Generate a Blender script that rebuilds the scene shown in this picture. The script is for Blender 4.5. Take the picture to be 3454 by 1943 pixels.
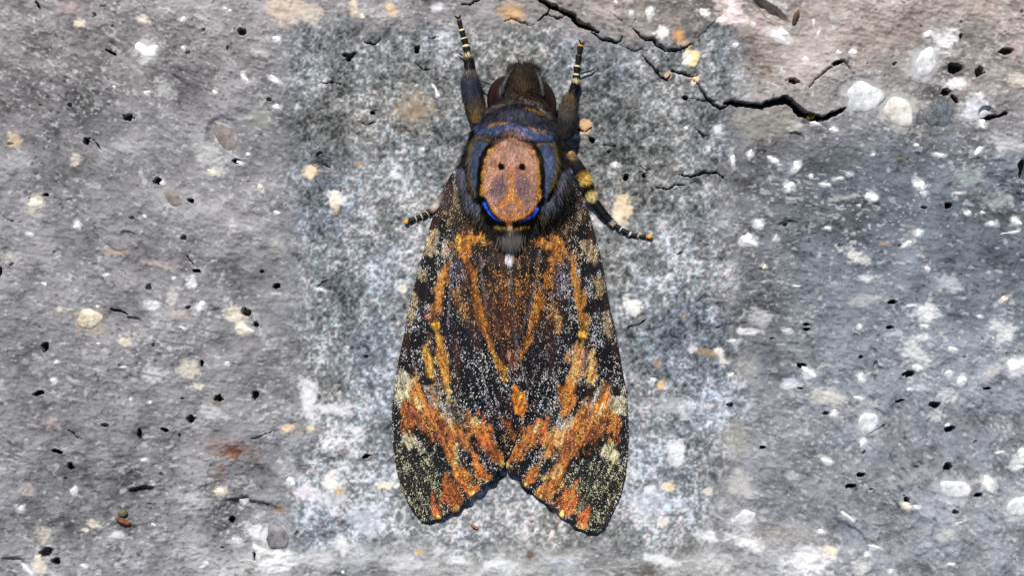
import bpy, math, random
import numpy as np
from mathutils import Vector

# ------------------------------------------------------------------ camera, light
PX = 4.126e-5            # metres of stone per measuring unit (the frame is 3454 x 1943 units = 142 x 80 mm)
DIST = 0.5               # camera height above the stone
scene = bpy.context.scene
for ob in list(bpy.data.objects):
    bpy.data.objects.remove(ob)
COL = scene.collection

cam_data = bpy.data.cameras.new("camera")
cam = bpy.data.objects.new("camera", cam_data)
COL.objects.link(cam)
cam.location = (0, 0, DIST)
cam_data.sensor_width = 36.0
cam_data.lens = 36.0 * DIST / (3454 * PX)
cam_data.clip_start = 0.01
cam_data.clip_end = 50
scene.camera = cam

SUN_ELEV, SUN_AZ = math.radians(56), math.radians(-14)   # azimuth from +Y (photo top), minus = towards the left
world = bpy.data.worlds.new("World")
scene.world = world
world.use_nodes = True
wn = world.node_tree
sky = wn.nodes.new("ShaderNodeTexSky")
sky.sky_type = 'NISHITA'
sky.sun_disc = False
sky.sun_elevation = SUN_ELEV
sky.sun_rotation = SUN_AZ
wn.links.new(sky.outputs[0], wn.nodes["Background"].inputs[0])
wn.nodes["Background"].inputs[1].default_value = 0.055

sun_data = bpy.data.lights.new("sun", 'SUN')
sun_data.energy = 4.3
sun_data.angle = math.radians(0.53)
sun_data.color = (1.0, 0.965, 0.92)
sun = bpy.data.objects.new("sun", sun_data)
COL.objects.link(sun)
sdir = Vector((math.sin(SUN_AZ) * math.cos(SUN_ELEV), math.cos(SUN_AZ) * math.cos(SUN_ELEV), math.sin(SUN_ELEV)))
sun.rotation_euler = sdir.to_track_quat('Z', 'Y').to_euler()
sun.location = sdir * 2

vs = scene.view_settings
vs.view_transform = 'Standard'
vs.look = 'None'
vs.exposure = 0.0
vs.gamma = 1.0
vs.use_curve_mapping = False

rng = np.random.default_rng(7)
random.seed(7)

# ------------------------------------------------------------------ helpers
def lin(c):
    c = np.asarray(c, float)
    return np.where(c <= 0.04045, c / 12.92, ((c + 0.055) / 1.055) ** 2.4)

def P(x, y, zmm):
    """measured point on the photo plane, raised to zmm millimetres -> metres"""
    z = np.asarray(zmm, float) * 1e-3
    k = (DIST - z) / DIST * PX
    return np.stack(np.broadcast_arrays((np.asarray(x, float) - 1727) * k, -(np.asarray(y, float) - 971.5) * k, z), -1)

def hsh(ix, iy, seed):
    h = (ix.astype(np.int64) * 374761393 + iy.astype(np.int64) * 668265263 + seed * 1274126177) & 0xFFFFFFFF
    h = ((h ^ (h >> 13)) * 1274126177) & 0xFFFFFFFF
    h = h ^ (h >> 16)
    return (h & 0xFFFFFF) / float(0xFFFFFF)

def vn(x, y, seed=0):
    ix, iy = np.floor(x), np.floor(y)
    fx, fy = x - ix, y - iy
    fx = fx * fx * (3 - 2 * fx); fy = fy * fy * (3 - 2 * fy)
    a, b = hsh(ix, iy, seed), hsh(ix + 1, iy, seed)
    c, d = hsh(ix, iy + 1, seed), hsh(ix + 1, iy + 1, seed)
    return (a + (b - a) * fx) * (1 - fy) + (c + (d - c) * fx) * fy

def fbm(x, y, size, octv=4, seed=0, gain=0.5):
    t = np.zeros(np.broadcast(x, y).shape); amp = 1.0; tot = 0.0
    for i in range(octv):
        a = 0.6 * i + 0.35
        xr = x * math.cos(a) - y * math.sin(a); yr = x * math.sin(a) + y * math.cos(a)
        t += amp * (vn(xr / size + 17.3 * i, yr / size - 9.1 * i, seed + i) - 0.5)
        tot += amp; amp *= gain; size *= 0.5
    return t / tot * 2      # about -1..1

def sm(a, b, x):
    t = np.clip((x - a) / (b - a), 0, 1)
    return t * t * (3 - 2 * t)

def poly_dist(x, y, pts, wid):
    """distance to a polyline divided by its interpolated half width, and the side (+ above the line)"""
    best = np.full(np.broadcast(x, y).shape, 1e9); side = np.zeros_like(best)
    pts = [(float(a), float(b)) for a, b in pts]
    if len(pts) == 1:
        pts = pts * 2
    wid = list(wid) if hasattr(wid, '__len__') else [wid] * len(pts)
    if len(wid) == 1:
        wid = wid * len(pts)
    for (ax, ay), (bx, by), wa, wb in zip(pts[:-1], pts[1:], wid[:-1], wid[1:]):
        dx, dy = bx - ax, by - ay
        L = dx * dx + dy * dy
        t = np.clip(((x - ax) * dx + (y - ay) * dy) / L, 0, 1) if L > 0 else np.zeros_like(best)
        d = np.hypot(x - ax - t * dx, y - ay - t * dy) / (wa + (wb - wa) * t)
        s = np.sign((x - ax) * dy - (y - ay) * dx)
        m = d < best
        best = np.where(m, d, best); side = np.where(m, s, side)
    return best, side

def frame(x0, y0, k):
    return lambda *pts: [(x0 + a * k, y0 + b * k) for a, b in pts]
K1 = 0.44723
LT, LM, LB = frame(0, 0, K1), frame(0, 648, K1), frame(0, 1295, K1)
RT, RM, RB = frame(2454, 0, K1), frame(2454, 648, K1), frame(2454, 1295, K1)
Z1, Z2 = frame(1300, 0, .3688), frame(1300, 440, .3688)
W1, W2, W3, W4 = frame(1300, 780, .3451), frame(1680, 780, .3451), frame(1300, 1270, .3451), frame(1680, 1310, .3451)
H5 = frame(1500, 200, .3451)
C1, C2 = frame(950, 0, .276), frame(950, 400, .276)
C3, C4 = frame(950, 800, .414), frame(950, 1400, .375)
D1, D2 = frame(1900, 0, .276), frame(1900, 400, .276)
D3, D4 = frame(2000, 800, .414), frame(1500, 1500, .388)
S1 = frame(0, 0, 1)

def new_mesh(name, verts, faces, mat, parent=None, smooth=True, color=None, thing=False):
    me = bpy.data.meshes.new(name)
    verts = np.asarray(verts, np.float32); faces = np.asarray(faces, np.int32)
    nv, nf, k = len(verts), len(faces), faces.shape[1]
    me.vertices.add(nv); me.vertices.foreach_set("co", verts.ravel())
    me.loops.add(nf * k); me.loops.foreach_set("vertex_index", faces.ravel())
    me.polygons.add(nf)
    me.polygons.foreach_set("loop_start", np.arange(0, nf * k, k, dtype=np.int32))
    me.polygons.foreach_set("use_smooth", np.full(nf, smooth))
    if color is not None:
        at = me.attributes.new("tone", 'FLOAT_COLOR', 'POINT')
        c = np.ones((nv, 4), np.float32); c[:, :3] = color
        at.data.foreach_set("color", c.ravel())
    me.update(calc_edges=True); me.validate()
    me.materials.append(mat)
    ob = bpy.data.objects.new(name, me)
    COL.objects.link(ob)
    if parent is not None:
        ob.parent = parent
    return ob

def grid_faces(nr, nc, wrap=False):
    r = np.arange(nr - 1)[:, None]; c = np.arange(nc if wrap else nc - 1)[None, :]
    c2 = (c + 1) % nc
    return np.stack([r * nc + c, r * nc + c2, (r + 1) * nc + c2, (r + 1) * nc + c], -1).reshape(-1, 4)

def tone_mat(name, rough=0.85, spec=0.3, grain=0.0, gscale=3000, bump=0.0, sheen=0.0, coat=0.0):
    m = bpy.data.materials.new(name); m.use_nodes = True
    nt = m.node_tree; b = nt.nodes["Principled BSDF"]
    a = nt.nodes.new("ShaderNodeAttribute"); a.attribute_name = "tone"
    out = a.outputs["Color"]
    tc = nt.nodes.new("ShaderNodeTexCoord")
    n = nt.nodes.new("ShaderNodeTexNoise"); n.inputs["Scale"].default_value = gscale; n.inputs["Detail"].default_value = 3
    nt.links.new(tc.outputs["Object"], n.inputs["Vector"])
    if grain:
        r = nt.nodes.new("ShaderNodeMapRange")
        r.inputs[1].default_value = 0.3; r.inputs[2].default_value = 0.7
        r.inputs[3].default_value = 1 - grain; r.inputs[4].default_value = 1 + grain
        nt.links.new(n.outputs["Fac"], r.inputs[0])
        mx = nt.nodes.new("ShaderNodeVectorMath"); mx.operation = 'SCALE'
        nt.links.new(out, mx.inputs[0]); nt.links.new(r.outputs[0], mx.inputs["Scale"])
        out = mx.outputs[0]
    nt.links.new(out, b.inputs["Base Color"])
    if bump:
        bp = nt.nodes.new("ShaderNodeBump"); bp.inputs["Strength"].default_value = bump; bp.inputs["Distance"].default_value = 1e-4
        nt.links.new(n.outputs["Fac"], bp.inputs["Height"]); nt.links.new(bp.outputs[0], b.inputs["Normal"])
    b.inputs["Roughness"].default_value = rough
    b.inputs["Specular IOR Level"].default_value = spec
    b.inputs["Sheen Weight"].default_value = sheen
    b.inputs["Coat Weight"].default_value = coat
    return m

def plain_mat(name, c0, c1, scale=1500, rough=0.8, spec=0.3, bump=0.3, coat=0.0):
    """procedural two-tone material, colours given as they look (sRGB)"""
    m = bpy.data.materials.new(name); m.use_nodes = True
    nt = m.node_tree; b = nt.nodes["Principled BSDF"]
    tc = nt.nodes.new("ShaderNodeTexCoord")
    n = nt.nodes.new("ShaderNodeTexNoise"); n.inputs["Scale"].default_value = scale; n.inputs["Detail"].default_value = 6
    n.inputs["Roughness"].default_value = 0.65
    nt.links.new(tc.outputs["Object"], n.inputs["Vector"])
    r = nt.nodes.new("ShaderNodeValToRGB")
    r.color_ramp.elements[0].position = 0.36; r.color_ramp.elements[1].position = 0.64
    r.color_ramp.elements[0].color = (*lin(c0), 1); r.color_ramp.elements[1].color = (*lin(c1), 1)
    nt.links.new(n.outputs["Fac"], r.inputs[0]); nt.links.new(r.outputs[0], b.inputs["Base Color"])
    bp = nt.nodes.new("ShaderNodeBump"); bp.inputs["Strength"].default_value = bump; bp.inputs["Distance"].default_value = 1.5e-4
    nt.links.new(n.outputs["Fac"], bp.inputs["Height"]); nt.links.new(bp.outputs[0], b.inputs["Normal"])
    b.inputs["Roughness"].default_value = rough
    b.inputs["Specular IOR Level"].default_value = spec
    b.inputs["Coat Weight"].default_value = coat
    return m

def tag(o, label=None, cat=None, group=None, kind=None):
    if label: o["label"] = label
    if cat: o["category"] = cat
    if group: o["group"] = group
    if kind: o["kind"] = kind
    return o

# ------------------------------------------------------------------ the stone: height (mm) and mineral colour on one fine sheet
def axis(lo, hi, step, wide, reach):
    core = np.arange(lo, hi + step, step)
    out = []; q = step; v = 0.0
    while v < reach:
        q = min(q * 1.2, 11) if v < wide else q * 1.25
        v += q; out.append(v)
    out = np.array(out)
    return np.concatenate([(core[0] - out)[::-1], core, core[-1] + out])
STEP = 3.3
xs = axis(-40, 3494, STEP, 1000, 6000)
ys = axis(-40, 1983, STEP, 1000, 6000)
GX, GY = np.meshgrid(xs, ys)
near = sm(2600, 800, np.maximum(np.maximum(-GX, GX - 3454), np.maximum(-GY, GY - 1943)))

# where the coarse grained face shows (a slab-shaped break in the skin of the stone)
wx = fbm(GX, GY, 60, 3, 11) * 9; wy = fbm(GX, GY, 60, 3, 15) * 9
inx = np.minimum(GX + wx - 999, 2458 - GX - wx); iny = np.minimum(GY + wy - 88, 1857 - GY - wy)
COARSE = sm(-70, 70, np.minimum(inx, iny) + 110 * fbm(GX, GY, 210, 4, 18) + 16 * fbm(GX, GY, 14, 2, 19))

calm = np.clip(np.maximum(np.abs(GX - 1722) / 480, np.abs(GY - 930) / 980), 0, 3)
calm = 0.18 + 0.82 * sm(0.8, 1.5, calm)          # flatter where the moth rests
# outer skin: fine streaks that follow a slowly turning grain direction
ang = 0.18 + 0.35 * fbm(GX, GY, 900, 2, 21) + 0.45 * sm(2300, 3000, GX) * sm(1100, 1500, GY) + 0.35 * sm(1200, 300, GX) * sm(900, 200, GY)
ANG = [-.15, .15, .45, .8]
wts = np.stack([np.clip(1 - np.abs(ang - q) / .33, 0, 1) + 1e-3 for q in ANG]); wts /= np.sqrt((wts ** 2).sum(0))
def grainy(lu, lv, seed):
    """noise drawn out along the local grain of the stone"""
    t = np.zeros(GX.shape)
    for q, w_ in zip(ANG, wts):
        cq, sq = math.cos(q), math.sin(q)
        wob = 10 * (vn(GX / 90, GY / 90, seed + 400) - .5)
        t += w_ * (vn((GX * cq + GY * sq) / lu, (-GX * sq + GY * cq + wob) / lv, seed) - .5)
    return t
streak = .5 * grainy(24, 8, 31) + .5 * grainy(11, 5.5, 32)
streak2 = grainy(70, 24, 33)
fine = vn(GX / 5.2, GY / 4.6, 34) - .5
mid = fbm(GX, GY, 70, 4, 41); broad = fbm(GX, GY, 420, 3, 51); swell = fbm(GX + .6 * GY, GY - .3 * GX, 170, 3, 52)
h_out = 1.1 * broad + .75 * swell + 0.40 * mid + 0.26 * streak + 0.16 * streak2 + 0.07 * fine + .20 * fbm(GX, GY, 18, 3, 43)
rough_zone = sm(0.0, 0.5, fbm(GX, GY, 300, 3, 57))
h_out += rough_zone * 0.30 * fbm(GX, GY, 28, 3, 58)
# coarse grained face
g1 = vn(GX / 7.0, GY / 6.5, 61) - .5; g2 = vn(GX / 13.5, GY / 12.5, 62) - .5; g3 = fbm(GX, GY, 46, 3, 63); g4 = rng.random(GX.shape) - .5
h_in = 0.085 * g1 + 0.14 * g2 + 0.26 * g3 + 0.01 * g4 + .12 * fbm(GX, GY, 110, 3, 59) + 0.9 * broad
Hm = (h_out * (1 - COARSE) + (h_in - 0.10) * COARSE)
lowf = broad * (1.1 * (1 - COARSE) + 0.9 * COARSE)
Hm = (Hm - lowf) + lowf * calm
Hm *= near * 0.9 + 0.1

# mineral colour
def C(*c): return lin(c)
top_warm = sm(520, 60, GY + 0.16 * (1727 - GX) * 0 + 120 * fbm(GX, GY, 300, 2, 71))
right_cool = sm(2200, 2900, GX) * sm(200, 650, GY)
tone = np.empty(GX.shape + (3,))
basec = C(.53, .525, .535) * np.ones_like(tone)
basec = basec * (1 - right_cool[..., None]) + (C(.43, .455, .49) + (C(.53, .545, .58) - C(.43, .455, .49)) * sm(900, 1500, GY)[..., None]) * right_cool[..., None]
tw = (top_warm * sm(1500, 2300, GX) * .9 + top_warm * .25)[..., None]
basec = basec * (1 - tw) + C(.64, .605, .585) * tw
bot = (sm(1780, 1900, GY) * (sm(500, 950, GX) * sm(2800, 2350, GX)))[..., None]
basec = basec * (1 - bot) + C(.69, .69, .685) * bot
lo = sm(1050, 1850, GY)[..., None] * .35
basec = basec * (1 - lo) + C(.60, .605, .62) * lo
val = .97 + 0.42 * streak + 0.26 * streak2 + 0.24 * fine + 0.38 * mid + 0.34 * broad + .42 * swell + .22 * fbm(GX, GY, 26, 3, 44)
patchy = sm(.3, .75, vn(GX / 130, GY / 130, 36) * .7 + vn(GX / 40, GY / 34, 45) * .3)
spk = sm(.21, .34, grainy(13, 7.5, 35) + .25 * fine) * patchy + .8 * sm(.33, .40, grainy(22, 13, 39) + .2 * fine)
spk = np.clip(spk, 0, 1) * .55
dk = .75 * sm(.27, .38, grainy(13, 6.5, 37) + .22 * fine) * sm(.25, .65, vn(GX / 170, GY / 170, 38))
t_out = basec * np.clip(val, .3, 2)[..., None]
t_out = t_out * (1 - .75 * spk[..., None]) + C(.86, .86, .85) * .75 * spk[..., None]
t_out = t_out * (1 - .72 * dk[..., None])
gg = .62 * g1 + .50 * g2 + .22 * g4 + .36 * g3 + .34 * fbm(GX, GY, 150, 4, 64)
gg += .16 * sm(1000, 1750, GY) - .07 * sm(800, 250, GY) - .10 * sm(1750, 2250, GX) * sm(900, 450, GY)
k = np.clip(gg * .86 + .455, 0, 1)[..., None]
dark, midc, pale = C(.20, .215, .215), C(.515, .527, .54), C(.88, .885, .91)
t_in = np.where(k < .5, dark + (midc - dark) * k * 2, midc + (pale - midc) * (k - .5) * 2)
hue = fbm(GX, GY, 10, 2, 66)[..., None]; hue2 = fbm(GX, GY, 260, 3, 67)[..., None]
t_in = t_in * (1 + np.array([.10, -.02, -.06]) * hue * 1.4 + np.array([.07, .02, -.07]) * np.clip(hue2 * 1.6 + .15 * sm(600, 200, GY)[..., None], -1, 1))
tone = t_out * (1 - COARSE[..., None]) + t_in * COARSE[..., None]

def region(pts, rad):
    px = [p[0] for p in pts]; py = [p[1] for p in pts]
    i0, i1 = np.searchsorted(xs, [min(px) - rad, max(px) + rad]); j0, j1 = np.searchsorted(ys, [min(py) - rad, max(py) + rad])
    return slice(max(j0, 0), j1 + 1), slice(max(i0, 0), i1 + 1)

def ell(x, y, cx, cy, rx, ry, rot, wob=.22, seed=0):
    a = math.radians(rot); dx, dy = x - cx, y - cy
    u = (dx * math.cos(a) + dy * math.sin(a)) / rx; v = (-dx * math.sin(a) + dy * math.cos(a)) / ry
    r = np.hypot(u, v)
    return r * (1 + wob * fbm(x + seed * 31, y - seed * 17, max(rx, ry) * .9, 3, 80 + seed % 7))

FEAT = [0]
def pit(fr, x, y, rx, ry=None, rot=0, depth=2.2, k=K1):
    ry = ry or rx; FEAT[0] += 1
    (cx, cy), = fr((x, y)); rx *= k * .88; ry *= k * .88
    s = region([(cx, cy)], max(rx, ry) * 2)
    r = ell(GX[s], GY[s], cx, cy, rx, ry, rot, .30, FEAT[0])
    r = r * (1 + .42 * fbm(GX[s] + FEAT[0] * 53, GY[s], max(7., .55 * max(rx, ry)), 2, 86))
    Hm[s] -= depth * 1.25 * sm(1.12, .72, r)
    Hm[s] += .12 * np.exp(-((r - 1.35) / .3) ** 2)

def tint(fr, x, y, rx, ry, rot, col, op=.8, soft=.5, k=K1, rise=0.0, tex=.35):
    FEAT[0] += 1
    (cx, cy), = fr((x, y)); rx *= k; ry *= k
    s = region([(cx, cy)], max(rx, ry) * 2.2)
    r = ell(GX[s], GY[s], cx, cy, rx, ry, rot, .45, FEAT[0])
    n = vn(GX[s] / 9, GY[s] / 7, 91 + FEAT[0] % 5)
    n2 = fbm(GX[s], GY[s], 24, 3, 101 + FEAT[0] % 5)
    m = op * sm(1 + soft * .7, 1 - soft, r + (n - .5) * tex * 2 + n2 * .55)
    tone[s] = tone[s] * (1 - m[..., None]) + (C(*col) * (.82 + .25 * n + .25 * streak[s])[..., None]) * m[..., None]
    if rise: Hm[s] += rise * sm(1.25, .3, r)

def crack(pts, wid, depth=1.6, lip=.35, warp=7):
    if max(wid) < 7.5: wid = [q * .5 for q in wid]; depth *= .8
    else: wid = [q * .8 for q in wid]
    rad = max(wid) if hasattr(wid, '__len__') else wid
    s = region(pts, rad + 110)
    x = GX[s] + warp * fbm(GX[s], GY[s], 22, 3, 95); y = GY[s] + warp * fbm(GX[s], GY[s], 22, 3, 98)
    d, side = poly_dist(x, y, pts, wid)
    d = d * (1 + .55 * fbm(x, y, 26, 3, 97))
    dd, side = poly_dist(x, y, pts, 1.0)
    # the stone above the crack stands a little proud and overhangs it
    Hm[s] += lip * 1.5 * np.exp(-dd / (75 if lip > .6 else 36)) * sm(0, 80, np.hypot(x - pts[0][0], y - pts[0][1])) * sm(0, 80, np.hypot(x - pts[-1][0], y - pts[-1][1])) * (side > 0) * sm(0, 14, dd)
    Hm[s] -= depth * 1.7 * sm(1.2, .6, d)

# --- broken ledges and cracks, upper right
big = S1((1827, 0), (1860, 18), (1897, 37), (1934, 52), (1941, 69), (1961, 86), (1988, 89), (2021, 108))
crack([(1780, -60)] + big, [6, 7, 8, 9, 9, 9, 9, 8, 3], 2.6, .7)
crack(S1((1994, 105), (2027, 130), (2049, 135), (2071, 143), (2088, 141), (2104, 119)), [3, 5, 6, 7, 6, 2], 1.6, .6)
crack(D1((740, 520), (800, 590), (880, 630), (940, 580), (1030, 600)), [2, 3, 4, 4, 2], .9, .3)
crack(D1((850, 350), (920, 400), (1000, 490), (1090, 480), (1150, 550), (1230, 610), (1300, 620), (1440, 610), (1530, 570), (1600, 500)), [2, 5, 5, 5, 5, 5, 4, 4, 4, 2], 1.4, .7)
crack(D1((980, 670), (1080, 800), (1180, 930), (1270, 970), (1320, 910)), [3, 5, 5, 6, 2], 1.3, .5)
crack(D1((1330, 870), (1440, 880), (1560, 920), (1640, 910)), [5, 7, 7, 2], 1.6, .55)
crack(D1((1560, 940), (1680, 1090), (1760, 1210), (1850, 1290), (1930, 1320), (2000, 1290), (2060, 1245)), [2, 3, 5, 5, 6, 6, 7], 1.5, .5)
crack(RT((-20, 770), (70, 785), (160, 792), (260, 800), (350, 762), (440, 752), (500, 800), (560, 855), (640, 888), (720, 898), (800, 862), (890, 812)),
      [6, 7, 8, 9, 12, 13, 11, 13, 11, 8, 9, 4], 3.0, 1.1)
crack(RT((2110, 850), (2040, 870), (1990, 880), (1930, 900)), [5, 9, 14, 4], 2.2, .5)
crack(RT((620, 650), (690, 570), (780, 500), (880, 455), (960, 560)), [2, 4, 5, 5, 2], .7, .25)
crack(RB((1185, 300), (1130, 345), (1060, 388)), [3, 4, 2], .9, .2)
crack(S1((1860, 22), (1842, 48), (1809, 74)), [4, 6, 2], 1.4, .2)
crack(S1((1842, 48), (1880, 58), (1910, 45)), [4, 4, 2], 1.2, .2)
crack(S1((1540, 12), (1565, 16), (1588, 17), (1613, -6)), [2, 4, 5, 4], 1.2, .4)
crack(S1((1702, 66), (1728, 59), (1761, 77), (1805, 81)), [3, 3, 4, 2], .9, .35)
crack(S1((2217, 632), (2245, 639), (2261, 635), (2275, 626), (2314, 621)), [3, 5, 5, 4, 2], 1.2, .5)
crack(S1((2292, 588), (2330, 596), (2364, 590), (2380, 581), (2424, 588), (2444, 599)), [3, 5, 6, 5, 4, 3], 1.3, .45)
crack(D2((490, 330), (570, 338), (650, 322)), [3, 4, 2], .8, .25)
crack(D2((1620, 130), (1720, 220), (1780, 200)), [3, 4, 2], .8, .3)
crack(D2((880, 520), (960, 590), (1020, 630), (1090, 610)), [2, 3, 4, 2], .7, .4)
crack(D2((730, 300), (735, 400), (760, 520)), [2, 3, 2], .5, .25)
crack(S1((2120, 1102), (2150, 1095), (2182, 1081)), [4, 4, 2], 1.0, .2)
crack(D3((660, 140), (700, 138), (740, 132)), [3, 4, 2], .8, .25)
crack(S1((1232, 140), (1245, 146), (1267, 147), (1283, 128)), [3, 5, 5, 2], 1.2, .4)
crack(S1((1445, 123), (1462, 126), (1482, 124)), [4, 6, 4], 1.1, .3)
crack(C1((1640, 770), (1700, 820), (1745, 852), (1880, 855)), [2, 4, 4, 2], .8, .2)
crack(C1((410, 985), (520, 1020), (640, 1000), (740, 1030), (840, 1090)), [2, 3, 3, 3, 2], .6, .2)
crack(C1((760, 660), (850, 680), (900, 650)), [6, 8, 4], 1.1, .2)
crack(C2((985, 35), (1060, 75), (1160, 50)), [3, 4, 3], .8, .25)
crack(C2((430, 440), (470, 410), (500, 420)), [4, 6, 3], 1.0, .1)
crack(C2((470, 530), (530, 560), (600, 600)), [2, 4, 2], .8, .1)
crack(C3((285, 405), (330, 360), (375, 352)), [2, 4, 3], 1.0, .15)
crack(C4((125, 455), (200, 462), (290, 460)), [2, 3, 2], .8, .2)
crack(D2((165, 130), (260, 158), (345, 110)), [3, 5, 3], 1.2, .2)
crack(LT((690, 1040), (740, 1100), (772, 1152)), [4, 4, 2], 1.1, .3)
crack(LM((840, 880), (900, 898), (962, 922)), [5, 6, 2], 1.2, .2)
crack(LM((1400, 480), (1430, 520), (1480, 560)), [3, 4, 2], .8, .2)
crack(LB((510, 355), (560, 390), (620, 420)), [3, 4, 2], .8, .15)
crack(LB((1900, 420), (2000, 380), (2090, 345)), [2, 3, 3], .6, .2)
crack(LM((0, 170), (90, 215), (170, 230)), [2, 3, 2], .5, .15)
crack(S1((2360, 1118), (2440, 1098), (2520, 1090)), [2, 3, 2], .5, .1)

# --- pits
for a in ((LT, 1825, 238, 40, 26, 15), (LT, 970, 885, 40, 38), (LT, 650, 1060, 30, 26), (LT, 1780, 1212, 30, 18, 20), (LT, 1188, 1362, 34, 30),
          (LT, 1535, 225, 22, 17), (LT, 80, 1085, 24, 20), (LT, 520, 790, 17, 20), (LT, 1875, 1372, 18, 14), (LT, 2032, 750, 22, 16),
          (LT, 288, 40, 40, 11, 65), (LT, 838, 392, 45, 11, 30), (LT, 300, 788, 16, 10), (LT, 1412, 402, 22, 24), (LT, 1715, 362, 14, 20),
          (LT, 848, 195, 12, 14), (LT, 712, 108, 18, 22), (LT, 360, 1055, 14, 14), (LT, 1690, 595, 22, 14), (LT, 780, 38, 24, 10),
          (LM, 1385, 345, 27, 20), (LM, 410, 460, 15, 20), (LM, 90, 548, 16, 13), (LM, -2, 600, 22, 36), (LM, 1122, 722, 26, 26), (LM, 2086, 710, 28, 22),
          (LM, 1855, 912, 42, 38), (LM, 1930, 1002, 22, 24), (LM, 335, 1168, 34, 34), (LM, 1520, 1295, 15, 30), (LM, 1420, 872, 22, 16),
          (LM, 995, 195, 22, 16, 30), (LM, 1440, 65, 34, 16, 20), (LM, 345, 18, 24, 12), (LM, 296, 1020, 18, 8), (LM, 1975, 600, 14, 10), (LM, 1160, 1155, 10, 22),
          (LM, 1480, 595, 30, 15), (LM, 900, 1312, 14, 14),
          (LB, 1645, 108, 34, 26, 20), (LB, 1922, 88, 26, 34, -20), (LB, 1435, 268, 30, 32), (LB, 1048, 380, 17, 34), (LB, 278, 76, 48, 18, -15), (LB, 490, 722, 17, 20),
          (LB, 350, 1275, 62, 34, -22), (LB, 420, 1345, 34, 26), (LB, 1215, 690, 22, 18), (LB, 432, 518, 48, 15, 10), (LB, 1375, 112, 15, 8), (LB, 1125, 910, 22, 12),
          (LB, 1350, 392, 10, 16), (LB, 1240, 350, 36, 18, 15), (LB, 790, 315, 26, 20), (LB, 525, 630, 24, 30), (LB, 1745, 1035, 24, 30), (LB, 1675, 1242, 14, 16), (LB, 1915, 1300, 10, 40),
          (RT, 1720, 512, 62, 44, -12), (RT, 1902, 540, 40, 40), (RT, 2110, 382, 54, 27), (RT, 1655, 690, 36, 30), (RT, 2222, 1270, 28, 92), (RT, 1265, 476, 18, 18), (RT, 1268, 420, 26, 8),
          (RT, 1465, 196, 16, 10), (RT, 1765, 170, 16, 26), (RT, 1768, 265, 12, 22), (RT, 1720, 745, 40, 13, 45), (RT, 830, 470, 50, 16, -20), (RT, 490, 608, 45, 22, 20), (RT, 2222, 85, 10, 26),
          (RM, 855, 402, 22, 16), (RM, 440, 245, 22, 16), (RM, 1240, 830, 36, 17), (RM, 1302, 405, 18, 14), (RM, 1220, 1022, 32, 12), (RM, 560, 1315, 40, 22), (RM, 1120, 1302, 24, 26),
          (RM, 1370, 1368, 48, 26), (RM, 1005, 1246, 20, 14), (RM, 1665, 100, 28, 24), (RM, 595, 1000, 34, 9), (RM, 600, 1034, 30, 9), (RM, 1480, 115, 26, 10), (RM, 1780, 1245, 20, 10),
          (RM, 340, 1103, 20, 9), (RM, 415, 1050, 8, 14),
          (RB, 1560, 158, 54, 27, 8), (RB, 1672, 345, 46, 24), (RB, 1665, 630, 37, 32), (RB, 1718, 972, 27, 25), (RB, 1010, 692, 30, 20), (RB, 930, 775, 42, 18), (RB, 1350, 880, 24, 34, -20),
          (RB, 1890, 845, 32, 17), (RB, 270, 482, 30, 13), (RB, 1960, 36, 30, 11), (RB, 740, 225, 22, 16), (RB, 1430, 628, 22, 11), (RB, 550, 35, 24, 9), (RB, 1135, 757, 22, 7), (RB, 1085, 800, 14, 10),
          (RB, 1300, 130, 34, 9, -20), (RB, 20, 160, 26, 20), (RB, 1870, 440, 26, 12, -40), (RB, 1030, 522, 14, 18),
          (C1, 1110, 1375, 30, 24), (C1, 1650, 600, 34, 55), (C1, 820, 720, 40, 30), (C4, 755, 380, 45, 22, -15), (C4, 440, 283, 26, 8), (C3, 690, 975, 14, 14), (D2, 360, 260, 32, 40),
          (D2, 770, 720, 44, 40), (D2, 985, 700, 26, 26), (D2, 560, 400, 26, 22), (D1, 1490, 1190, 34, 28), (D2, 340, 250, 26, 26), (C4, 140, 1075, 22, 26), (D4, 1345, 470, 18, 12)):
    kk = {LT: K1, LM: K1, LB: K1, RT: K1, RM: K1, RB: K1, C1: .276, C2: .276, C3: .414, C4: .375, D1: .276, D2: .276, D3: .414, D4: .388}[a[0]]
    pit(*a, k=kk, depth=2.4 if max(a[3:5]) > 27 else .3 + 1.4 * random.random() ** 2)
# shallow dents
def dent(fr, x, y, rx, ry, rot, depth):
    FEAT[0] += 1
    (cx, cy), = fr((x, y)); s = region([(cx, cy)], max(rx, ry) * K1 * 2)
    Hm[s] -= depth * sm(1.2, .6, ell(GX[s], GY[s], cx, cy, rx * K1, ry * K1, rot, .2, FEAT[0]))
dent(LB, 1060, 805, 100, 26, -9, 1.5); dent(RT, 330, 85, 150, 48, 36, 2.0); dent(LT, 1660, 1000, 110, 140, 20, .8); dent(RB, 930, 1140, 150, 60, 36, .7)
dent(RT, 520, 1030, 60, 40, 20, .7); dent(RT, 1950, 850, 60, 50, 0, 1.0); dent(LM, 1010, 965, 60, 22, 15, .6); dent(LM, 960, 330, 60, 40, 0, .5); dent(LB, 100, 1355, 100, 45, 5, .8)
dent(RM, 450, 245, 80, 30, -10, .5); dent(LB, 1900, 930, 200, 50, 10, .9)

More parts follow.
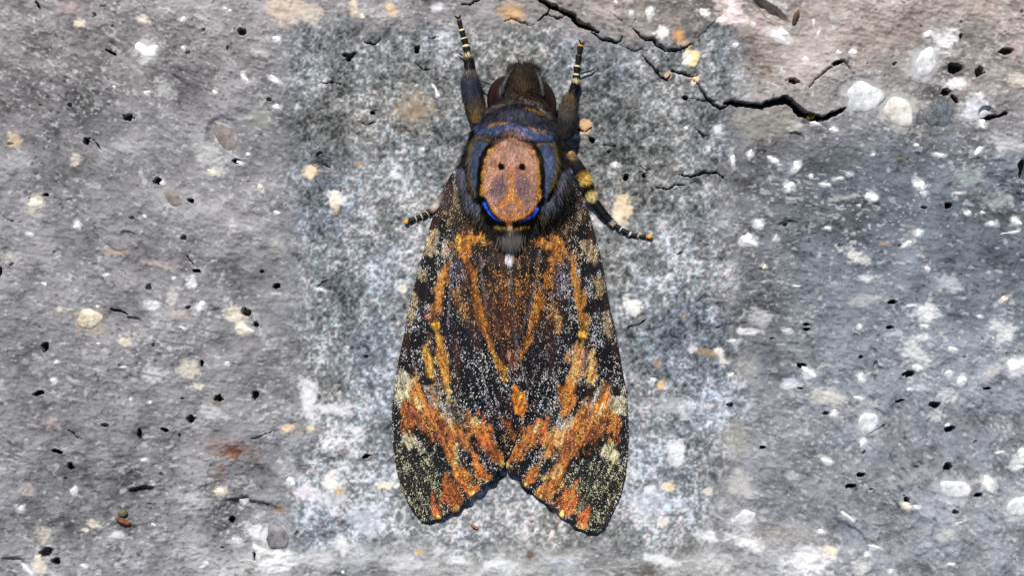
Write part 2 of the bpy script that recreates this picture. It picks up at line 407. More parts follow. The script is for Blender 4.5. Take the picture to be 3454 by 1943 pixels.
# --- soft mineral patches in the stone (colour of the rock itself)
WH, CR, PE, OR, PK = (.93, .93, .93), (.92, .88, .80), (.95, .82, .66), (.80, .55, .33), (.80, .72, .70)
for a in ((LT, 590, 170, 42, 36, 0, CR, .95), (LT, 1090, 150, 60, 34, 15, CR, .85), (LT, 570, 1190, 45, 62, 10, CR, .7), (LT, 1580, 1160, 150, 75, 42, (.78, .78, .77), .7), (LT, 950, 1100, 110, 60, 20, (.74, .74, .75), .6),
          (LT, 1260, 690, 70, 60, 30, (.78, .78, .77), .6), (LT, 2140, 70, 120, 110, 0, (.88, .80, .72), .75), (LT, 1960, 390, 60, 25, 20, (.8, .79, .78), .6), (LT, 100, 1060, 50, 50, 0, PE, .45),
          (LT, 540, 60, 90, 70, 0, PK, .4), (LT, 1950, 850, 110, 90, 30, (.66, .66, .63), .5),
          (LT, 1640, 1050, 20, 40, 0, CR, .2),
          (LM, 1450, 680, 62, 46, 10, WH, .8), (LM, 1150, 850, 64, 36, 10, WH, .75), (LM, 1300, 810, 40, 70, 0, (.84, .82, .80), .65), (LM, 500, 890, 90, 22, 12, CR, .6), (LM, 940, 1120, 46, 34, 0, CR, .7),
          (LM, 100, 480, 70, 46, 0, (.74, .73, .70), .5), (LM, 2080, 390, 60, 80, 0, (.74, .74, .72), .55), (LM, 1760, 270, 34, 40, 20, (.84, .83, .8), .7), (LM, 2080, 765, 60, 18, 5, (.85, .85, .84), .6),
          (LM, 1780, 950, 90, 60, 30, CR, .8), (LM, 1420, 1340, 90, 60, 20, CR, .55), (LM, 1150, 1390, 70, 50, 10, WH, .55), (LM, 850, 455, 90, 12, 0, (.70, .58, .48), .6), (LM, 1200, 540, 120, 26, 10, PK, .4),
          (LM, 1330, 920, 80, 24, 5, PK, .5),
          (LB, 1750, 490, 190, 70, 12, (.55, .44, .40), .6), (LB, 1760, 505, 66, 44, 10, (.40, .22, .13), .85), (LB, 1740, 542, 36, 11, 5, (.70, .42, .24), .85), (LB, 1660, 640, 90, 22, -8, (.52, .38, .32), .6),
          (LB, 1640, 700, 60, 18, -5, (.45, .33, .28), .6), (LB, 1608, 800, 14, 26, 0, (.50, .28, .16), .8), (LB, 2170, 335, 66, 26, -8, PE, .8), (LB, 1500, 20, 34, 26, 0, CR, .8), (LB, 1940, 1130, 90, 66, 10, WH, .8),
          (LB, 2100, 1345, 120, 90, 0, WH, .9), (LB, 690, 1062, 46, 26, 10, CR, .75), (LB, 640, 1110, 32, 15, 15, CR, .8), (LB, 150, 955, 36, 26, 20, WH, .6), (LB, 210, 810, 60, 50, 30, PK, .45), (LB, 380, 300, 60, 44, 20, PK, .5),
          (LB, 880, 1140, 60, 30, 10, WH, .5), (LB, 1450, 850, 120, 60, 10, (.80, .80, .80), .5), (LB, 2120, 950, 70, 20, 5, (.60, .42, .28), .6), (LB, 1640, 150, 34, 30, 20, (.45, .38, .30), .7), (LB, 300, 1390, 70, 40, 20, CR, .6),
          (LB, 1620, 210, 110, 50, 20, WH, .4), (LB, 330, 1150, 50, 50, 0, CR, .4),
          (RT, 80, 130, 70, 44, 10, WH, .95), (RT, 30, 60, 120, 90, 0, (.92, .84, .84), .8), (RT, 230, 180, 190, 60, 25, (.88, .78, .76), .45), (RT, 1660, 300, 92, 90, 0, WH, .9), (RT, 1720, 620, 76, 46, -10, WH, .8),
          (RT, 1860, 830, 120, 100, 0, (.90, .91, .93), .8), (RT, 2130, 1080, 150, 52, 12, (.84, .84, .83), .75), (RT, 1800, 1330, 110, 92, 0, (.70, .73, .72), .6), (RT, 280, 930, 240, 100, 0, (.64, .63, .58), .5),
          (RT, 500, 940, 60, 40, 0, (.80, .80, .78), .6), (RT, 310, 520, 44, 16, 55, (.48, .36, .27), .8), (RT, 250, 440, 60, 14, 55, (.58, .45, .38), .6), (RT, 1150, 250, 480, 130, -12, (.72, .64, .61), .5),
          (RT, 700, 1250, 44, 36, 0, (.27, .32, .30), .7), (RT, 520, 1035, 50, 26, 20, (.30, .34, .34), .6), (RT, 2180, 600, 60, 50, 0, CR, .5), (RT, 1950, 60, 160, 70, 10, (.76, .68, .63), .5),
          (RT, 2180, 350, 90, 110, 0, (.74, .66, .65), .5), (RT, 1310, 1200, 60, 22, 25, (.45, .42, .36), .6), (RT, 600, 780, 280, 60, 5, (.56, .55, .52), .35),
          (RM, 980, 480, 106, 40, 25, (.88, .88, .86), .85), (RM, 1040, 650, 96, 36, 12, (.86, .87, .87), .75), (RM, 1500, 920, 102, 56, 12, WH, .85), (RM, 1450, 1100, 58, 30, 0, WH, .8), (RM, 1415, 1230, 130, 84, 20, (.88, .88, .87), .75),
          (RM, 2090, 1050, 110, 86, 20, (.88, .88, .88), .75), (RM, 160, 1050, 96, 22, 6, WH, .75), (RM, 1650, 680, 90, 60, 20, (.76, .77, .79), .6), (RM, 250, 950, 110, 50, 0, (.78, .78, .79), .6), (RM, 850, 40, 120, 26, -10, (.8, .8, .79), .5),
          (RM, 1380, 320, 96, 56, -30, (.60, .60, .57), .5), (RM, 1170, 388, 40, 14, 10, (.74, .58, .45), .7), (RM, 2010, 1340, 110, 40, -25, (.80, .79, .77), .7), (RM, 2060, 60, 110, 70, 0, (.72, .74, .73), .6), (RM, 1050, 820, 120, 50, -5, (.72, .72, .72), .5),
          (RM, 480, 1430, 60, 30, 0, (.85, .86, .92), .6), (RM, 130, 1320, 90, 90, 0, (.62, .60, .56), .4), (RM, 1770, 5, 60, 16, 0, WH, .7),
          (RB, 1680, 90, 86, 56, 20, (.88, .88, .88), .75), (RB, 1570, 242, 66, 46, 0, (.86, .87, .87), .75), (RB, 740, 92, 126, 64, 5, (.82, .81, .78), .75), (RB, 140, 1195, 116, 66, 20, WH, .85), (RB, 650, 1340, 200, 110, 0, WH, .85),
          (RB, 770, 1270, 60, 50, 0, CR, .8), (RB, 1640, 1130, 66, 56, 0, (.84, .83, .80), .6), (RB, 60, 400, 110, 110, 0, (.66, .65, .61), .6), (RB, 90, 760, 120, 90, 0, (.78, .77, .75), .6), (RB, 450, 1150, 300, 90, 5, (.66, .64, .61), .5),
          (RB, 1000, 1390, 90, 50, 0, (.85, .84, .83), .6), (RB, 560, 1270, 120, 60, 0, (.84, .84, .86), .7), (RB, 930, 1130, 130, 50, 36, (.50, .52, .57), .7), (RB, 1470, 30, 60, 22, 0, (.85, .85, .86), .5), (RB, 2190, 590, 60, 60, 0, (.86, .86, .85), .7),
          (RB, 500, 700, 60, 36, 0, (.78, .79, .83), .5), (RB, 480, 10, 90, 24, 0, (.86, .86, .88), .5),
          (S1, 2333, 190, 54, 60, 0, (.98, .88, .66), .95), (S1, 2318, 195, 38, 48, 0, (.99, .98, .93), .98), (S1, 2375, 38, 40, 30, 20, (.98, .95, .95), .95), (S1, 2435, 62, 38, 24, 0, (.98, .93, .93), .9), (S1, 2470, 18, 34, 40, 10, (.97, .93, .93), .9), (S1, 2237, 108, 56, 36, 0, (.97, .95, .95), .9), (S1, 2292, 116, 40, 44, 0, (.85, .62, .36), .7), (S1, 2253, 254, 26, 30, 30, PE, .8),
          (S1, 2344, 268, 30, 30, 45, (.97, .88, .74), .85), (S1, 2310, 145, 60, 26, 10, PE, .6), (S1, 1974, 424, 60, 44, 0, (.90, .72, .54), .85), (S1, 2099, 705, 80, 100, 0, (.97, .87, .72), .85), (S1, 2085, 735, 44, 60, 20, (.99, .95, .88), .7),
          (S1, 2422, 430, 40, 40, 0, WH, .9), (S1, 1135, 668, 62, 62, 0, (.99, .97, .92), .95), (S1, 1132, 700, 24, 50, 0, PE, .6), (S1, 1047, 578, 44, 44, 0, (.98, .88, .74), .9), (S1, 1209, 552, 18, 30, 0, OR, .7), (S1, 1405, 367, 150, 120, 0, (.72, .63, .52), .5),
          (S1, 1724, 38, 90, 70, 20, (.85, .68, .48), .8), (S1, 1040, 40, 120, 70, 0, (.86, .80, .74), .75), (S1, 1195, 25, 34, 60, -25, (.95, .87, .78), .85), (S1, 1325, 30, 40, 80, -40, (.92, .78, .62), .7), (S1, 1480, 25, 60, 34, 0, (.88, .88, .9), .75),
          (S1, 2132, 1030, 60, 66, 0, (.99, .98, .95), .98), (S1, 1358, 976, 40, 40, 0, (.97, .95, .88), .9), (S1, 1045, 1334, 70, 130, 0, (.95, .95, .96), .75), (S1, 1128, 1380, 130, 40, 0, (.95, .95, .96), .7),
          (S1, 1119, 1630, 80, 60, 0, (.97, .96, .92), .9), (S1, 1025, 1659, 60, 50, 0, (.95, .92, .95), .8), (S1, 1299, 1638, 70, 36, 0, (.98, .96, .88), .9), (S1, 1149, 1659, 44, 26, -20, (.85, .72, .52), .7), (S1, 1051, 1445, 36, 30, 0, (.95, .90, .75), .8),
          (S1, 1209, 1452, 50, 22, 0, WH, .8), (S1, 1156, 1842, 50, 80, 0, WH, .8), (S1, 1240, 1750, 140, 90, 0, (.90, .91, .95), .5), (S1, 1100, 1690, 130, 60, 0, (.90, .90, .93), .45),
          (S1, 2284, 1523, 60, 100, 15, (.97, .97, .98), .85), (S1, 2257, 1644, 56, 28, 10, (.97, .90, .74), .85), (S1, 2191, 1655, 36, 36, 0, WH, .8), (S1, 2389, 1655, 34, 34, 0, (.96, .92, .86), .8), (S1, 2241, 1764, 44, 44, 0, (.97, .94, .88), .85),
          (S1, 2385, 1806, 80, 60, 0, WH, .8), (S1, 2422, 1189, 34, 30, 0, (.97, .96, .92), .85), (S1, 2439, 1218, 36, 26, 0, (.96, .92, .86), .8), (S1, 2335, 1177, 34, 26, 0, WH, .85), (S1, 2228, 1297, 32, 28, 0, (.90, .78, .58), .8),
          (S1, 2380, 1190, 90, 24, 10, (.72, .58, .34), .5), (S1, 2306, 1065, 22, 18, 0, (.80, .60, .36), .8), (S1, 2217, 1230, 26, 36, 0, (.76, .60, .48), .6), (S1, 1980, 1660, 100, 40, 30, (.90, .91, .95), .4),
          (S1, 2180, 1700, 160, 110, 0, (.88, .89, .93), .4), (S1, 2290, 1370, 180, 60, 0, (.90, .90, .93), .4), (S1, 1547, 1888, 70, 34, 0, WH, .8), (S1, 1686, 1907, 100, 50, 0, (.90, .91, .92), .75), (S1, 2229, 1890, 150, 40, 15, (.95, .95, .95), .8),
          (S1, 1787, 1872, 24, 26, 0, (.42, .32, .20), .8), (S1, 2187, 1925, 80, 44, -10, (.46, .42, .36), .8), (S1, 1414, 1865, 24, 14, 0, (.86, .72, .35), .8), (S1, 1060, 1890, 150, 60, 0, (.86, .86, .87), .6), (S1, 1350, 1900, 140, 60, 0, (.84, .84, .85), .6),
          (S1, 2400, 1900, 150, 60, 0, (.84, .83, .82), .5), (S1, 1900, 1900, 130, 50, 0, (.80, .81, .85), .6), (S1, 1180, 560, 240, 300, 0, (.56, .56, .56), .15)):
    tint(*a)

# --- white mineral grains and pebbles set in the stone: each its own piece; the sheet is levelled round them
grains = []   # (fr, x, y, rx, ry, rot, colour key, dome)
for a in ((LT, 1105, 380, 76, 66, 0, 'white'), (LT, 1380, 140, 24, 20, 0, 'white'), (LT, 2090, 290, 28, 30, 0, 'white'), (LT, 1620, 692, 20, 15, 10, 'white'), (LT, 1842, 582, 20, 36, -25, 'white'),
          (LT, 2072, 597, 50, 20, 28, 'white'), (LT, 2082, 802, 34, 20, 10, 'white'), (LT, 1380, 355, 14, 17, 0, 'white'), (LT, 860, 650, 12, 12, 0, 'white'), (LT, 1105, 692, 22, 13, -5, 'white'),
          (LT, 1600, 1295, 44, 20, 5, 'cream'), (LT, 1870, 1160, 22, 13, -10, 'white'), (LT, 1225, 1375, 18, 12, 0, 'white'), (LT, 1805, 1222, 20, 13, 10, 'white'), (LT, 1960, 1405, 20, 22, 0, 'cream'), (LT, 1700, 58, 18, 9, 0, 'white'), (LT, 1735, 74, 18, 9, 0, 'white'),
          (LM, 262, 82, 48, 46, 0, 'cream'), (LM, 580, 250, 30, 26, 20, 'white'), (LM, 1092, 180, 15, 13, 0, 'white'), (LM, 1515, 858, 42, 30, -25, 'white'), (LM, 335, 692, 20, 15, 0, 'white'), (LM, 1310, 650, 17, 12, 0, 'white'), (LM, 1840, 1028, 72, 34, 12, 'cream'),
          (LM, 2090, 152, 26, 14, 0, 'white'), (LM, 735, 862, 16, 10, 0, 'white'), (LM, 805, 622, 20, 10, 5, 'white'), (LM, 1375, 1022, 22, 10, 10, 'white'), (LM, 740, 1142, 14, 8, 10, 'white'), (LM, 425, 1282, 18, 12, 0, 'white'), (LM, 400, 1418, 24, 16, 10, 'white'), (LM, 935, 1322, 20, 11, 0, 'white'),
          (LM, 1712, 1290, 16, 14, 0, 'white'), (LM, 225, 315, 24, 12, 10, 'white'),
          (LB, 552, 800, 17, 32, 30, 'white'), (LB, 985, 115, 16, 11, 0, 'white'), (LB, 1132, 140, 16, 12, 0, 'white'), (LB, 1960, 1258, 36, 36, 0, 'white'), (LB, 1790, 1190, 40, 36, 0, 'pale'), (LB, 2195, 735, 34, 32, 0, 'white'), (LB, 1840, 890, 36, 22, -50, 'pale'),
          (LB, 1660, 810, 40, 28, 15, 'cream'), (LB, 1085, 575, 26, 14, 0, 'white'), (LB, 1555, 1352, 18, 9, -10, 'white'), (LB, 1530, 1382, 20, 9, -10, 'white'), (LB, 628, 1375, 26, 12, 10, 'white'), (LB, 1160, 1065, 14, 12, 0, 'white'), (LB, 160, 932, 24, 13, -20, 'white'), (LB, 285, 1312, 20, 16, 0, 'cream'),
          (LB, 205, 1400, 44, 16, 35, 'white'), (LB, 2130, 1100, 14, 22, 0, 'pale'),
          (RT, 395, 258, 84, 40, 28, 'white'), (RT, 195, 176, 17, 12, 0, 'white'), (RT, 836, 390, 19, 17, 0, 'white'), (RT, 946, 388, 30, 26, 0, 'white'), (RT, 1510, 250, 44, 24, -10, 'white'), (RT, 1900, 710, 23, 20, 0, 'white'), (RT, 1890, 1135, 52, 20, -30, 'white'),
          (RT, 168, 1160, 24, 23, 0, 'white'), (RT, 350, 1205, 46, 24, 30, 'white'), (RT, 520, 1250, 28, 46, 35, 'white'), (RT, 466, 1405, 38, 36, 0, 'white'), (RT, 798, 974, 30, 20, 0, 'white'), (RT, 38, 1200, 22, 40, -15, 'white'), (RT, 915, 1310, 24, 17, 10, 'pale'), (RT, 630, 1325, 16, 15, 0, 'white'),
          (RT, 1450, 1395, 34, 48, -20, 'white'), (RT, 588, 440, 20, 24, 0, 'white'), (RT, 1920, 930, 34, 26, 0, 'white'), (RT, 850, 1340, 26, 10, -10, 'white'), (RT, 1425, 1090, 32, 11, -5, 'white'), (RT, 1100, 1162, 20, 10, 0, 'white'), (RT, 65, 330, 20, 15, 0, 'white'), (RT, 745, 1390, 38, 13, 5, 'white'),
          (RT, 650, 160, 9, 22, 0, 'white'), (RT, 685, 245, 10, 22, 20, 'white'), (RT, 660, 925, 36, 14, 0, 'white'), (RT, 1600, 1165, 40, 14, 5, 'white'),
          (RM, 155, 362, 62, 42, 5, 'white'), (RM, 237, 240, 36, 34, 0, 'white'), (RM, 1088, 38, 52, 36, 10, 'white'), (RM, 1442, 308, 30, 26, -20, 'white'), (RM, 1352, 390, 40, 16, -25, 'white'), (RM, 1485, 1010, 27, 13, 0, 'white'), (RM, 1695, 1182, 32, 18, 10, 'white'), (RM, 995, 1012, 20, 18, 0, 'white'),
          (RM, 2190, 1300, 76, 66, 0, 'white'), (RM, 2180, 222, 40, 28, 40, 'white'), (RM, 1990, 235, 36, 16, 0, 'white'), (RM, 1812, 158, 28, 20, 0, 'white'), (RM, 620, 1362, 48, 30, 15, 'white'), (RM, 1003, 1397, 28, 28, 0, 'white'), (RM, 1762, 1422, 34, 36, 0, 'white'), (RM, 452, 1046, 40, 20, 10, 'pale'),
          (RM, 2085, 806, 40, 18, -25, 'cream'), (RM, 280, 562, 20, 18, 0, 'cream'), (RM, 1900, 936, 20, 12, 0, 'white'), (RM, 1667, 1360, 26, 19, 20, 'white'), (RM, 1440, 1325, 36, 22, 0, 'white'), (RM, 1505, 575, 20, 16, 30, 'white'), (RM, 755, 270, 30, 15, 0, 'white'), (RM, 520, 708, 26, 9, 0, 'white'),
          (RM, 2000, 1100, 8, 6, 0, 'white'), (RM, 995, 98, 13, 10, 0, 'white'), (RM, 1380, 855, 32, 9, -10, 'white'), (RM, 40, 1120, 26, 9, 0, 'white'), (RM, 1925, 152, 18, 10, 0, 'white'), (RM, 25, 1380, 26, 15, 0, 'white'), (RM, 2150, 300, 60, 9, -10, 'white'), (RM, 360, 350, 24, 24, 0, 'pale'), (RM, 1480, 8, 32, 22, 10, 'pale'),
          (RB, 802, 224, 32, 24, -25, 'white'), (RB, 1022, 442, 34, 30, -40, 'white'), (RB, 745, 582, 44, 22, 10, 'white'), (RB, 1370, 42, 26, 13, 0, 'white'), (RB, 985, 106, 38, 13, 5, 'white'), (RB, 1965, 748, 62, 42, 35, 'white'), (RB, 1355, 925, 40, 24, 5, 'cream'), (RB, 905, 1000, 54, 15, 38, 'white'),
          (RB, 2225, 522, 40, 36, 0, 'white'), (RB, 1050, 1292, 28, 18, 15, 'white'), (RB, 1107, 1230, 32, 18, 15, 'white'), (RB, 705, 1115, 40, 16, 5, 'white'), (RB, 1735, 1053, 24, 10, 0, 'cream'), (RB, 2200, 630, 30, 17, -10, 'white'), (RB, 40, 1035, 14, 15, 0, 'white'), (RB, 1660, 312, 22, 12, 0, 'white'), (RB, 1690, 1365, 26, 16, 20, 'white'),
          (RB, 1420, 930, 26, 13, 0, 'white'), (RB, 2050, 518, 36, 12, 0, 'white'), (RB, 1232, 1412, 20, 14, 0, 'white'),
          (C1, 1900, 1140, 26, 46, -12, 'white'), (C1, 1858, 1050, 32, 17, 45, 'white'), (C2, 1730, 370, 20, 20, 0, 'white'), (C3, 310, 425, 34, 14, 10, 'white'), (C4, 1040, 642, 26, 17, -30, 'white'), (D2, 630, 560, 44, 28, -10, 'white'), (D3, 492, 1160, 32, 14, 25, 'white'),
          (D2, 1500, 110, 36, 18, -30, 'white'), (C4, 550, 1418, 12, 20, 0, 'white'), (C1, 985, 195, 36, 32, 0, 'cream'), (D1, 1055, 140, 52, 50, 20, 'white'), (D1, 830, 150, 24, 30, 0, 'white'), (D1, 640, 20, 22, 22, 0, 'white'), (D1, 2100, 540, 36, 26, 0, 'white')):
    grains.append(a)
kof = {LT: K1, LM: K1, LB: K1, RT: K1, RM: K1, RB: K1, C1: .276, C2: .276, C3: .414, C4: .375, D1: .276, D2: .276, D3: .414, D4: .388, S1: 1.0}
pebbles = ((LT, 1705, 1040, 74, 112, -22, 'brown', .9), (LM, 672, 958, 92, 88, 10, 'sand', 1.5), (LM, 872, 385, 108, 54, 14, 'slate', 1.1), (LM, 1310, 52, 78, 52, 28, 'brown', .9), (LB, 2090, 1160, 104, 92, -25, 'dark', 1.6),
           (RT, 1030, 728, 156, 116, 10, 'pale', 1.3), (RT, 1290, 840, 128, 112, 25, 'ivory', 1.3), (RT, 1495, 470, 92, 110, 15, 'pale', 1.3), (RT, 1600, 862, 128, 92, -25, 'ash', 1.1),
           (RB, 1715, 800, 118, 80, 4, 'pale', 1.3), (RB, 1060, 288, 88, 86, 0, 'pale', .8), (RB, 2195, 930, 90, 92, 15, 'pale', 1.2), (RB, 130, 1015, 88, 64, -5, 'pale', 1.0), (LT, 1050, 590, 72, 56, 40, 'slate', .7))
def level(fr, x, y, rx, ry, rot, extra=1.25):
    k = kof[fr]; (cx, cy), = fr((x, y)); rx *= k; ry *= k
    s = region([(cx, cy)], max(rx, ry) * 2)
    r = ell(GX[s], GY[s], cx, cy, rx, ry, rot, .05, 3)
    ring = (r < 1.5) & (r > .9)
    z = float(np.median(Hm[s][ring])) if ring.any() else float(Hm[s].mean())
    m = sm(extra + .25, extra - .15, r)
    Hm[s] = Hm[s] * (1 - m) + np.minimum(Hm[s], z) * .3 * m + z * .7 * m
    return cx, cy, rx, ry, z
for g in grains + list(pebbles):
    k_ = kof[g[0]] * 1.0
    col = {'white': (.90, .90, .90), 'cream': (.90, .86, .78), 'pale': (.78, .78, .79), 'ivory': (.80, .79, .76), 'sand': (.72, .66, .58)}.get(g[6])
    if col: tint(g[0], g[1], g[2], g[3] * 1.25, g[4] * 1.25, g[5], col, .65, .55, k=k_)
placed = [level(*g[:6]) for g in grains]
placed_p = [level(*g[:6]) for g in pebbles]

def slab_h(x, y):
    i = np.clip(np.searchsorted(xs, x) - 1, 0, len(xs) - 2); j = np.clip(np.searchsorted(ys, y) - 1, 0, len(ys) - 2)
    return np.maximum.reduce([Hm[j, i], Hm[j + 1, i], Hm[j, i + 1], Hm[j + 1, i + 1]])

tone = np.clip(tone, .012, .88)
stone_mat = tone_mat("stone", rough=.9, spec=.25, grain=.10, gscale=9000)
sv = np.stack([(GX - 1727) * PX, -(GY - 971.5) * PX, Hm * 1e-3], -1)
nr, nc = GX.shape
gf = grid_faces(nr, nc)[:, ::-1]
# sides and underside, so that the slab is a solid block
ring = np.concatenate([np.arange(nc), np.arange(1, nr) * nc + nc - 1, (nr - 1) * nc + np.arange(nc - 2, -1, -1), np.arange(nr - 2, 0, -1) * nc])
flat = sv.reshape(-1, 3)
low = flat[ring].copy(); low[:, 2] = -0.03
n0 = len(flat); m = len(ring); a = np.arange(m); b = (a + 1) % m
side = np.stack([ring[a], ring[b], n0 + b, n0 + a], -1)
cols = np.concatenate([tone.reshape(-1, 3), np.tile(C(.55, .55, .55), (m, 1))])
slab = new_mesh("stone_slab", np.concatenate([flat, low]), np.concatenate([gf, side]), stone_mat, color=cols)
tag(slab, "rough grey speckled stone surface with pits, cracks and pale mineral grains", "stone", kind="structure")

GM = {'white': plain_mat("white_quartz", (.92, .92, .91), (.99, .99, .98), 1800, .75, .3, .5),
      'cream': plain_mat("cream_quartz", (.88, .84, .76), (.98, .96, .90), 1500, .75, .3, .5),
      'pale': plain_mat("pale_feldspar", (.70, .71, .72), (.95, .95, .95), 800, .8, .3, .6),
      'ivory': plain_mat("ivory_feldspar", (.72, .70, .66), (.95, .94, .92), 800, .8, .3, .6),
      'sand': plain_mat("sandy_pebble", (.66, .60, .50), (.95, .92, .84), 900, .75, .3, .6),
      'brown': plain_mat("brown_pebble", (.44, .40, .38), (.60, .56, .54), 1200, .8, .3, .6),
      'slate': plain_mat("slate_pebble", (.44, .44, .46), (.62, .60, .59), 900, .8, .3, .6),
      'dark': plain_mat("dark_pebble", (.34, .33, .34), (.62, .61, .62), 600, .6, .4, .5),
      'ash': plain_mat("ash_nodule", (.24, .26, .28), (.48, .50, .52), 1400, .85, .3, .9)}

def lump(name, cx, cy, rx, ry, rot, z, dome, mat, parent, seed, wob=.28, rings=4, seg=16, sink=.5):
    """low irregular dome set into the stone; origin at its own base"""
    r_ = random.Random(seed); a = math.radians(rot)
    ph = [r_.uniform(0, 6.28) for _ in range(5)]; am = [wob * r_.uniform(.3, 1) / (i + 1.2) for i in range(5)]
    vs_, fs = [(0, 0, dome)], []
    for i in range(1, rings + 2):
        t = min(i / rings, 1.0)
        for j in range(seg):
            th = 2 * math.pi * j / seg
            rr = 1 + sum(am[q] * math.sin((q + 2) * th + ph[q]) for q in range(5))
            u, v = math.cos(th) * rr * t * rx, math.sin(th) * rr * t * ry
            zz = dome * (max(0, 1 - t ** 2.6)) ** .6 * (1 + (.10 if i > 1 else 0) * r_.uniform(-1, 1)) if i <= rings else -sink
            vs_.append((u * math.cos(a) - v * math.sin(a), u * math.sin(a) + v * math.cos(a), zz))
    for j in range(seg):
        fs.append((0, 1 + (j + 1) % seg, 1 + j, 0))
    for i in range(rings):
        o = 1 + i * seg
        for j in range(seg):
            fs.append((o + j, o + (j + 1) % seg, o + seg + (j + 1) % seg, o + seg + j))
    vs_ = np.array(vs_)
    co = np.stack([vs_[:, 0] * PX, -vs_[:, 1] * PX, vs_[:, 2] * 1e-3], -1)
    me = bpy.data.meshes.new(name)
    me.from_pydata([tuple(v) for v in co], [], [tuple(f[:3]) if f[3] == 0 and f[0] == 0 else tuple(f) for f in fs])
    me.polygons.foreach_set("use_smooth", [True] * len(me.polygons)); me.update()
    me.materials.append(mat)
    ob = bpy.data.objects.new(name, me); COL.objects.link(ob); ob.parent = parent
    ob.location = Vector(P(cx, cy, z))
    return ob
for i, (g, p) in enumerate(zip(grains, placed)):
    cx, cy, rx, ry, z = p
    lump("mineral_grain", cx, cy, rx, ry, g[5], z - .10, min(.30, .010 * min(rx, ry) + .10), GM[g[6]], slab, 100 + i, wob=.62, rings=3, seg=20)
for i, (g, p) in enumerate(zip(pebbles, placed_p)):
    cx, cy, rx, ry, z = p
    lump("pebble", cx, cy, rx, ry, g[5], z - .20, g[7] * .45, GM[g[6]], slab, 900 + i, wob=.22, rings=8, seg=32)

# ------------------------------------------------------------------ painting canvases for the moth (pattern carried by wings and fur)
def vein_coord(x, y):
    """coordinate across the veins of either forewing (constant along a vein)"""
    g = .08 * (y - 440) + np.where(y > 1050, .00042 * (y - 1050) ** 2, 0)
    return np.where(x < 1722, x - g, 8440 - x - g)

class Canvas:
    def __init__(s, x0, y0, x1, y1, cell, base, dens, scol):
        s.x0, s.y0, s.cell = x0, y0, cell
        s.X, s.Y = np.meshgrid(np.arange(x0, x1, cell), np.arange(y0, y1, cell))
        s.rgb = np.ones(s.X.shape + (3,)) * lin(base); s.den = np.full(s.X.shape, dens); s.sc = np.ones(s.X.shape + (3,)) * lin(scol)
        s.n = 0; s.dither = 0; s.wide = 1.0
    def put(s, m, col=None, den=None, scol=None, z=(slice(None), slice(None))):
        if col is not None: s.rgb[z] = s.rgb[z] * (1 - m[..., None]) + lin(col) * m[..., None]
        if den is not None: s.den[z] = s.den[z] * (1 - m) + den * m
        if scol is not None: s.sc[z] = s.sc[z] * (1 - m[..., None]) + lin(scol) * m[..., None]
    def stroke(s, pts, w, col=None, op=1, soft=.35, rough=5, den=None, scol=None, k=.3451, taper=0):
        s.n += 1
        w = [q * k * s.wide for q in (w if hasattr(w, '__len__') else [w])]
        if len(w) == 1: w = w * len(pts)
        pts = list(pts)
        if taper and len(pts) > 1:
            def ext(a, b, r):
                L = math.hypot(a[0] - b[0], a[1] - b[1]) + 1e-6
                return (a[0] + (a[0] - b[0]) / L * r * taper, a[1] + (a[1] - b[1]) / L * r * taper)
            pts = [ext(pts[0], pts[1], w[0])] + pts + [ext(pts[-1], pts[-2], w[-1])]
            w = [w[0] * .15] + w + [w[-1] * .15]
        R = max(w) * (1 + soft) + rough * 1.7 + 4
        a0, a1 = [int(np.clip((q - s.x0) / s.cell, 0, s.X.shape[1])) for q in (min(p[0] for p in pts) - R, max(p[0] for p in pts) + R)]
        b0, b1 = [int(np.clip((q - s.y0) / s.cell, 0, s.X.shape[0])) for q in (min(p[1] for p in pts) - R, max(p[1] for p in pts) + R)]
        z = (slice(b0, b1), slice(a0, a1)); X0, Y0 = s.X[z], s.Y[z]
        if X0.size == 0: return
        X = X0 + rough * (.55 if s.dither else 1) * fbm(X0, Y0, 20, 3, 200 + s.n); Y = Y0 + rough * (1.6 if s.dither else 1) * fbm(X0, Y0, 20, 3, 500 + s.n)
        d, _ = poly_dist(X, Y, pts, w)
        m = sm(1 + soft, max(1 - soft * 1.3, 0), d)
        if s.dither:
            A = vein_coord(X0, Y0)
            g = rng.random(X0.shape) * .2 + vn(A / 5.0, Y0 / 17, 900 + s.n) * .45 + vn(A / 11, Y0 / 40, 950 + s.n) * .35
            m = sm(.15, .85, m + (g - .5) * s.dither * 5 * m * (1 - m) + (g - .5) * .45 * m)
        s.put(op * m, col, den, scol, z)
    def poly(s, pts, col, grow=0, op=1, rough=2):
        s.n += 1
        X = s.X + rough * fbm(s.X, s.Y, 12, 2, 200 + s.n); Y = s.Y + rough * fbm(s.X, s.Y, 12, 2, 500 + s.n)
        ins = np.zeros(X.shape, bool)
        for (ax, ay), (bx, by) in zip(pts, pts[1:] + pts[:1]):
            if ay != by:
                ins ^= ((ay > Y) != (by > Y)) & (X < (bx - ax) * (Y - ay) / (by - ay) + ax)
        d, _ = poly_dist(X, Y, pts + pts[:1], 1.0)
        d = np.where(ins, -d, d)
        s.put(op * sm(grow + 3, grow - 3, d), col)
    def at(s, x, y):
        fx = np.clip((x - s.x0) / s.cell, 0, s.X.shape[1] - 1.001); fy = np.clip((y - s.y0) / s.cell, 0, s.X.shape[0] - 1.001)
        i, j = fx.astype(int), fy.astype(int); u, v = (fx - i)[..., None], (fy - j)[..., None]
        def bl(A):
            if A.ndim == 2: A = A[..., None]
            return A[j, i] * (1 - u) * (1 - v) + A[j, i + 1] * u * (1 - v) + A[j + 1, i] * (1 - u) * v + A[j + 1, i + 1] * u * v
        return bl(s.rgb), bl(s.den)[..., 0], bl(s.sc)

